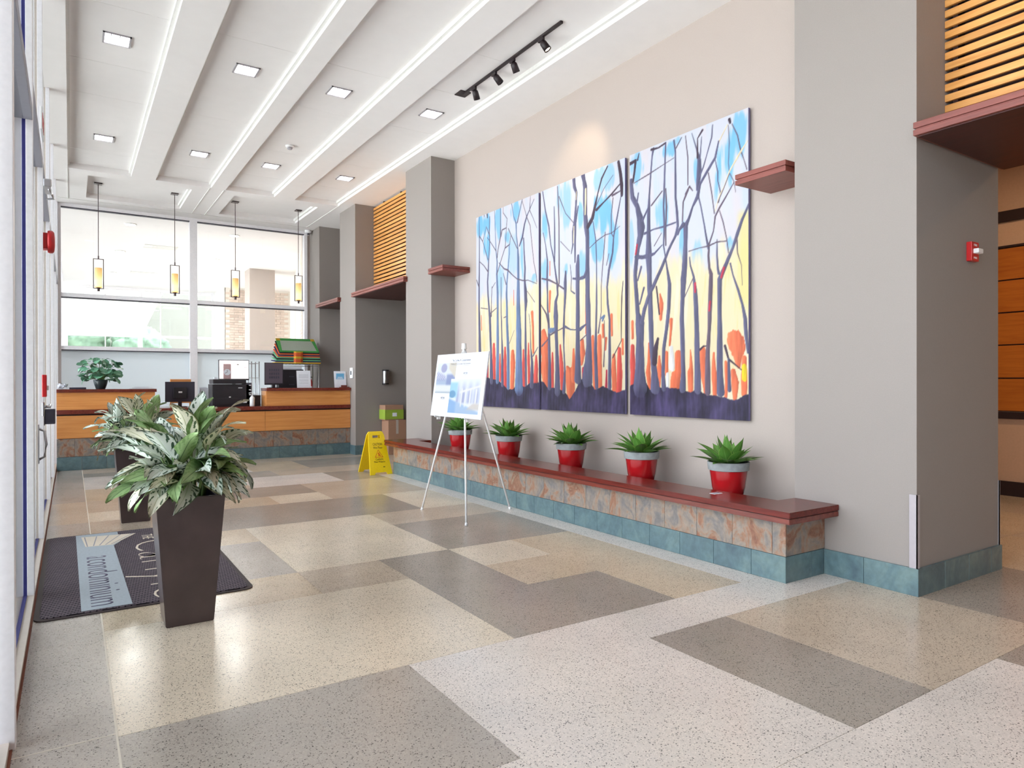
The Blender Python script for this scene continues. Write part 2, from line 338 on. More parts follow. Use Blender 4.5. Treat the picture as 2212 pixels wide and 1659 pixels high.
c0 = column(-2.2, -1.3, 5.811, 'taupe column outside the picture, behind the viewer'); base_tiles(c0, 4.625, 5.83, -2.22, -1.3, 'x')
cm = column(9.372, 10.303, 5.811, 'taupe column at the far end of the bench'); base_tiles(cm, 4.625, 5.83, 9.86, 10.303, 'x')
c2 = column(12.671, 13.56, 7.2, 'taupe column at the right end of the reception counter'); base_tiles(c2, 4.605, 7.2, 12.671, 0, 'y'); base_tiles(c2, 4.625, 7, 12.671, 12.93, 'x')
c3 = column(14.931, 15.82, 5.9, 'taupe column beside the far window')
wr = struct('wall_right', B((5.033, 5.2, 3.16, 9.372, 0, CZ)), 'wall_beige', 'beige wall carrying the three paintings')
struct('wall_lobby', B((9.65, 9.8, -4, 9.1, 0, 4.4)), 'wall_salmon', 'salmon wall of the side lobby')
struct('wall_back', B((-.36, 9.8, -4.15, -4, 0, CZ)), 'wall_beige', 'beige wall behind the viewer')
struct('wall_passage', B((7.2, 7.35, 9, 15.8, 0, CZ)), 'wall_dark', 'dark wall at the end of the side passage')
struct('wall_lobby_end', B((5.2, 9.8, 9, 9.15, 0, CZ)), 'wall_salmon', 'end wall of the side lobby')
struct('ceiling_lobby', B((5.811, 9.65, -4, 9, 4.1, 4.2)), 'wall_salmon', 'low ceiling of the side lobby')
struct('wall_niche', B((5.1, 5.2, 13.56, 14.931, 0, CZ)), 'wall_taupe', 'taupe back of the niche beside the far column')
for y0 in (2.262, ):                             # clear plastic corner guards
    for x in (4.617, 5.815):
        obj('corner_guard', B((x-.006, x+.03 if x < 5 else x+.004, y0, y0+.006, .18, .66), (x-.006, x, y0, y0+.05, .18, .66)), 'guard_grey', c1)
# headers, ledges and slat screens
def ledge(name, x0, x1, y0, y1, z, label, kind_struct=True):
    bm = B((x0, x1, y0, y1, z, z+.036), (x0, x1, y0, y1, z+.046, z+.085), bev=.003); bx(bm, x0+.012, x1, y0+.012, y1-.012, z+.034, z+.048)
    o = struct(name, bm, 'wood_ledge', label); return o
ledge('trim_1', 4.57, 5.033, 3.2, 3.67, 3.01, 'short red wood ledge between the near column and the paintings')
ledge('trim_2', 4.57, 5.033, 8.89, 9.372, 3.045, 'short red wood ledge between the far column and the paintings')
h1 = ledge('trim_3', 4.535, 5.811, -1.35, 2.25, 2.975, 'long red wood header over the near opening')
h2 = ledge('trim_4', 4.55, 5.6, 10.24, 12.7, 3.05, 'red wood header over the opening beyond the far column')
h3 = ledge('trim_5', 4.55, 5.1, 13.5, 14.99, 3.05, 'red wood header beside the far window')
for h_, q in ((h1, (4.56, 5.80, -1.3, 2.23, 2.968, 2.975)), (h2, (4.575, 5.59, 10.31, 12.66, 3.043, 3.05)), (h3, (4.575, 5.09, 13.57, 14.92, 3.043, 3.05))): obj('header_underside', B(q), 'wood_underside_shade', h_)  # added underside boards, with the shade below the headers put into darker wood
def slats(label, name, y0, y1, z0):
    o = struct(name, B((5.12, 5.16, y0, y1, z0, CZ)), 'dark_void', label); me = None
    z = z0+.02; n = 0
    while z+.048 < CZ:
        if me is None: me = mesh_of('slat', B((5.0, 5.022, y0, y1, 0, .047), bev=.002), 'wood_slat')
        inst('slat', me, o, Matrix.Translation((0, 0, z))); z += .0716; n += 1
    for y in np.arange(y0+.3, y1, .8): obj('slat_batten', B((5.022, 5.12, y, y+.03, z0, CZ)), 'dark_void', o)
slats('screen of honey wood slats over the near opening', 'wall_slats_near', -1.3, 2.272, 3.14)
slats('screen of honey wood slats over the far opening', 'wall_slats_far', 10.303, 12.671, 3.18)
# lobby wall panelling
lp = bpy.data.objects['wall_lobby']
zs = [1.03, 1.438, 1.846, 2.243, 2.64, 3.036]
for y0, y1 in ((-1.2, .9), (.9, 3.0), (3.0, 5.1), (5.1, 7.2)):
    for a, b in zip(zs, zs[1:]): obj('wall_panel', B((9.62, 9.65, y0+.004, y1-.004, a+.008, b-.008), bev=.003), 'wood_orange', lp)
obj('wall_panel_back', B((9.635, 9.65, -1.2, 7.2, 1.03, 3.04)), 'dark_void', lp)
for a, b in ((.94, 1.024), (3.04, 3.064), (3.36, 3.49), (0, .174)): obj('wall_rail', B((9.61, 9.65, -4, 9, a, b)), 'dark_void', lp)
# ------------------------------------------------------------------ left storefront
ML = [-2.9, -.9, 1.1, 3.2, 5.37, 7.27, 9.66, 11.88, 13.9, 15.6]
w1 = struct('window_1', B((-.32, -.2, -2.97, 15.6, 0, .035)), 'sill_beige', 'tall white framed storefront glazing along the left side')
obj('sill_joint', B((-.2, -.19, -2.97, 15.6, -.002, .006)), 'rust_joint', w1)
obj('gasket', B((-.262, -.238, -2.93, 15.6, .035, .04)), 'gasket', w1)  # the gasket's strong blue is lens colour fringing put into its material
for y in ML:
    if y == 3.2: obj('door_post', B((-.3, -.181, 3.2, 3.27, 0, CZ), bev=.002), 'aluminium_white', w1); continue
    obj('mullion', B((-.238, -.2, y-.03, y+.05, .02, CZ), (-.36, -.265, y-.03, y+.05, .02, CZ), bev=.002), 'aluminium_white', w1)
    obj('gasket', B((-.265, -.238, y-.024, y+.044, .02, CZ)), 'gasket' if y == 5.37 else 'sill_beige', w1)
for i, (a, b) in enumerate(zip(ML, ML[1:])):
    for z0, z1 in (((3.09, 3.175), ) if i < 4 else ((3.29, 3.37), )):
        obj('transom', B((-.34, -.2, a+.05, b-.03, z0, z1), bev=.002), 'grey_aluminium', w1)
        obj('pane', B((-.256, -.248, a+.05, b-.03, .035, z0)), 'clear_glass', w1); obj('pane', B((-.256, -.248, a+.05, b-.03, z1, CZ)), 'clear_glass', w1)
struct('wall_left_corner', B((-.36, -.2, 15.6, 15.95, 0, CZ)), 'aluminium_white', 'white corner post between the two glazed walls')
struct('wall_left', B((-.36, -.2, -4, -2.93, 0, CZ)), 'wall_beige', 'solid wall behind the viewer on the left side')
# hardware on the left storefront
t = thing('door_pull', 'curved grey door pull on the left glazing', 'door handle', (-.2, 6.17, .82))
bm = bmesh.new(); tube(bm, [(-.2, 6.17, .83), (-.165, 6.17, .85), (-.155, 6.17, .94), (-.165, 6.17, 1.04), (-.2, 6.17, 1.06)], .009); obj('grip', bm, 'steel', t, True)
obj('mount_plate', B((-.205, -.198, 6.14, 6.2, .8, 1.09)), 'steel', t)
t = thing('door_lever', 'small chrome lever below the red pull station', 'door handle', (-.2, 6.95, 1.15))
obj('rose', B((-.202, -.185, 6.92, 6.99, 1.12, 1.24), bev=.004), 'chrome', t); bm = bmesh.new(); tube(bm, [(-.19, 6.955, 1.2), (-.15, 6.955, 1.2), (-.148, 7.06, 1.21)], .012); obj('lever', bm, 'chrome', t, True)
t = thing('card_reader', 'dark blue card reader box on the left glazing frame', 'card reader', (-.2, 7.46, 1.02))
obj('case', B((-.198, -.118, 7.4, 7.5, 1.03, 1.165), bev=.006), 'charcoal_plastic', t); obj('mount_plate', B((-.203, -.196, 7.39, 7.51, 1.02, 1.175)), 'black_plastic', t)
t = thing('fire_pull_station', 'red fire alarm pull station on the left frame', 'alarm', (-.2, 6.9, 1.28))
obj('case', B((-.2, -.168, 6.84, 6.96, 1.285, 1.47), bev=.006), 'red_plastic', t); obj('handle', B((-.17, -.155, 6.86, 6.94, 1.34, 1.38), bev=.004), 'white_plastic', t)
t = thing('fire_alarm_horn', 'red round fire alarm horn high on the left frame', 'alarm', (-.2, 7.33, 2.56))
obj('back_box', B((-.202, -.165, 7.27, 7.39, 2.59, 2.73), bev=.004), 'red_plastic', t)
bm = bmesh.new(); lathe(bm, [(.095, 0), (.1, .012), (.1, .035), (.085, .05), (.03, .055)], 24); bm.transform(Matrix.Translation((-.168, 7.33, 2.66)) @ Matrix.Rotation(PI/2, 4, 'Y')); obj('dome', bm, 'red_plastic', t, True)
t = thing('exit_sign', 'small red exit sign seen edge-on above the left doors', 'sign', (-.2, 6.8, 3.44))
obj('case', B((-.2, -.185, 6.62, 6.98, 3.44, 3.62), bev=.003), 'white_plastic', t)
obj('lettering', text_bm('EXIT', .28, .11, .004, frame_m((-.186, 6.66, 3.475), (0, 1, 0), (0, 0, 1))), 'red_plastic', t)
t = thing('door_closer', 'grey door closer under the left transom', 'door closer', (-.2, 7.6, 3.15))
obj('body', B((-.2, -.14, 7.4, 7.72, 3.17, 3.24), bev=.006), 'steel', t); bm = bmesh.new(); tube(bm, [(-.16, 7.5, 3.17), (-.13, 8.0, 3.2), (-.2, 8.45, 3.29)], .01); obj('arm', bm, 'steel', t, True)

# ------------------------------------------------------------------ far glazed wall
FYW = 15.66
w2 = struct('window_2', B((-.2, 4.56, FYW-.05, FYW+.09, 4.80, CZ)), 'aluminium_white', 'white framed interior glazing behind the counter')
for x0, x1 in ((-.2, -.15), (2.10, 2.245), (4.49, 4.56)):
    obj('mullion', B((x0, x1, FYW-.05, FYW+.09, 0, 4.80), bev=.002), 'aluminium_white', w2)
for z0, z1 in ((3.045, 3.14), (2.03, 2.12), (0, .1)):
    for x0, x1 in ((-.15, 2.10), (2.245, 4.49)):
        obj('transom', B((x0, x1, FYW-.045, FYW+.085, z0+.018, z1), bev=.002), 'aluminium_white', w2)
        obj('gasket', B((x0, x1, FYW-.035, FYW+.08, z0, z0+.018)), 'charcoal_plastic', w2)
for x0, x1 in ((-.15, 2.10), (2.245, 4.49)):
    obj('gasket', B((x0, x1, FYW-.03, FYW+.05, 4.782, 4.8)), 'charcoal_plastic', w2)
    for z0, z1, m in ((3.14, 4.785, 'clear_glass'), (2.12, 3.045, 'clear_glass'), (.1, 2.03, 'frosted_glass')):
        obj('pane', B((x0, x1, FYW+.01, FYW+.018, z0, z1)), m, w2)
struct('wall_far_strip', B((4.56, 4.63, FYW-.03, FYW+.4, 0, CZ)), 'wall_beige', 'narrow pale wall between far window and column')

# ------------------------------------------------------------------ room beyond the far glazing
struct('floor_beyond', B((-.36, 8, 15.8, 28.6, -.1, 0)), 'terrazzo_pale', 'pale floor of the room beyond')
cb = struct('ceiling_beyond', B((-.36, 8, 15.76, 28.6, CZ, 5)), 'ceiling_white', 'white ceiling of the room beyond')
for x0, y0 in ((1.56, 19.15), (1.56, 24.0)):
    for k in range(4): obj('air_diffuser', B((x0, x0+.75, y0+k*.13, y0+k*.13+.1, CZ-.012, CZ)), 'trim_white', cb)
stone('brick_pale', [(.3, S(196, 176, 162)), (.5, S(214, 196, 184)), (.7, S(226, 212, 200))], .8, rough=.8); plain('mortar', S(232, 226, 218), .9)
wbk = struct('wall_brick_back', B((4.7, 7.05, 26.33, 26.6, 0, CZ)), 'mortar', 'pale brick wall at the back of the room beyond')
bme = mesh_of('brick', B((0, .29, 0, .025, 0, .08), bev=.004), 'brick_pale')
n = 0
for r in range(32):
    z = 1.95+r*.092
    if z > CZ-.09: break
    for c in range(9):
        x = 4.71+c*.3+(r % 2)*.15-.15
        if x < 4.7 or x > 6.72 or 5.5 < x+.0 < 6.1: continue
        inst('brick', bme, wbk, Matrix.Translation((x, 26.306, z))); n += 1
# splayed brick side wall
A, Bv = Vector((4.66, 16.08, 0)), Vector((7.02, 26.33, 0)); d = (Bv-A).normalized(); ang = math.atan2(d.y, d.x)
wbs = struct('wall_brick_side', B((0, (Bv-A).length, -.25, 0, 0, CZ)), 'mortar', 'pale brick side wall of the room beyond')
wbs.location = A; wbs.rotation_euler = (0, 0, ang)
bms = mesh_of('brick', B((0, .29, 0, .02, 0, .08), bev=.004), 'brick_pale')
for r in range(32):
    z = 1.95+r*.092
    if z > CZ-.09: break
    for c in range(8): inst('brick', bms, wbs, Matrix.Translation((.02+c*.3+(r % 2)*.15, .001, z)))
struct('column_beyond', B((4.54, 5.28, 21.5, 22.2, 0, CZ)), 'wall_beige', 'beige column in the room beyond')
w3 = struct('window_3', B((-.2, 4.66, 28.3, 28.4, 4.76, CZ)), 'aluminium_white', 'far glazing of the room beyond')
for x in (-.2, 1.03, 2.1, 2.8, 4.58): obj('mullion', B((x, x+(.12 if x in (2.1, -.2, 4.58) else .03), 28.3, 28.4, 0, 4.76)), 'aluminium_white', w3)
for z0, z1 in ((3.07, 3.16), (4.3, 4.33), (1.9, 2.0), (0, .1)): obj('transom', B((-.08, 4.58, 28.31, 28.39, z0, z1)), 'aluminium_white', w3)
for x0, x1 in ((-.08, 1.03), (1.06, 2.1), (2.22, 2.8), (2.83, 4.58)): obj('pane', B((x0, x1, 28.345, 28.353, .1, 4.76)), 'tinted_glass', w3)
struct('wall_pier_beyond', B((4.66, 4.72, 26.33, 28.4, 0, CZ)), 'trim_white', 'white pier edge beside the brick wall')
w4 = struct('window_4', B((-.32, -.2, 15.95, 28.4, 0, .05)), 'aluminium_white', 'left glazing of the room beyond')
for y in (16.0, 18.4, 20.8, 23.2, 25.6, 28.3): obj('mullion', B((-.3, -.2, y, y+.08, .05, CZ)), 'aluminium_white', w4)
for y in (16.0, 18.4, 20.8, 23.2, 25.6): obj('pane', B((-.256, -.248, y+.08, y+2.4, .05, CZ)), 'grey_glass', w4)
# outdoors
plain('facade_grey', S(166, 162, 154), .9, noise=.05, nscale=.6); plain('concrete', S(214, 212, 206), .9, noise=.04, nscale=2); plain('leaf_outdoor', S(140, 164, 142), .8, noise=.3, nscale=3)
struct('ground_outdoor', B((-40, -.36, -20, 60, -.2, -.03), (-.36, 14, 28.6, 60, -.2, -.03)), 'concrete', 'pale paving outdoors')
bm = bmesh.new(); prism(bm, [(31, 5.6), (31, 5.75), (44, 4.2), (44, 4.05)], lambda u, v, dd: (dd, u, v), -3, 3.4)
for x in (-2.6, 3.0): bx(bm, x, x+.15, 41, 41.15, -.1, 4.4)
struct('canopy_outdoor', bm, 'trim_white', 'white sloping canopy outdoors')
struct('wall_facade_outdoor', B((-12, 14, 52, 52.4, -.1, 9)), 'facade_grey', 'pale grey facade of a building outdoors')
for i, (x, y, r, h) in enumerate(((-2.5, 47, 1.5, 3.9), (.3, 49, 1.7, 4.3), (3.6, 48, 1.5, 3.7))):
    t = thing('outdoor_tree', ['leftmost green tree beyond the far windows', 'middle green tree beyond the far windows', 'rightmost green tree beyond the far windows'][i], 'tree', (x, y, -.03), 0, 'trees outdoors')
    bm = bmesh.new(); tube(bm, [(x, y, -.03), (x+.05, y, h-.6)], [.12, .06]); obj('trunk', bm, 'cardboard', t)
    bm = bmesh.new(); bmesh.ops.create_icosphere(bm, subdivisions=4, radius=1)
    for v in bm.verts:
        nn = sum(math.sin(v.co.x*a+i*3)*math.sin(v.co.y*a*1.1+a)*math.sin(v.co.z*a*.9+i) for a in (5, 9, 15))*.13
        v.co *= 1+nn
    bm.transform(Matrix.Translation((x, y, h)) @ Matrix.Diagonal((r, r, r*.8, 1))); obj('crown', bm, 'leaf_outdoor', t, True)

# round lamps in the ceiling of the room beyond
glow('lamp_cool', (1, .98, .95, 1), 8)
for i, (x, y) in enumerate(((1.1, 16.9), (3.23, 16.9), (1.1, 20.5), (3.4, 20.5), (1.1, 24.6), (3.4, 24.6))):
    t = thing('beyond_downlight', ['round ceiling lamp in the room beyond, nearest on the left', 'round ceiling lamp in the room beyond, nearest on the right', 'round ceiling lamp in the room beyond, middle left', 'round ceiling lamp in the room beyond, middle right', 'round ceiling lamp in the room beyond, farthest on the left', 'round ceiling lamp in the room beyond, farthest on the right'][i], 'ceiling light', (x, y, CZ-.02), 0, 'lamps in the room beyond')
    bm = bmesh.new(); lathe(bm, [(.12, 0), (.125, .019), (.1, .019)], 24); obj('trim_ring', bm, 'trim_white', t, local=True)
    bm = bmesh.new(); lathe(bm, [(.1, -.002), (.1, .004)], 24); obj('diffuser', bm, 'lamp_cool', t, local=True)
    l = bpy.data.lights.new('beyond_lamp', 'AREA'); l.shape = 'DISK'; l.size = .22; l.energy = 34; l.color = (1, .97, .94); o = bpy.data.objects.new('beyond_lamp', l); COL.objects.link(o); o.location = (x, y, CZ-.03)
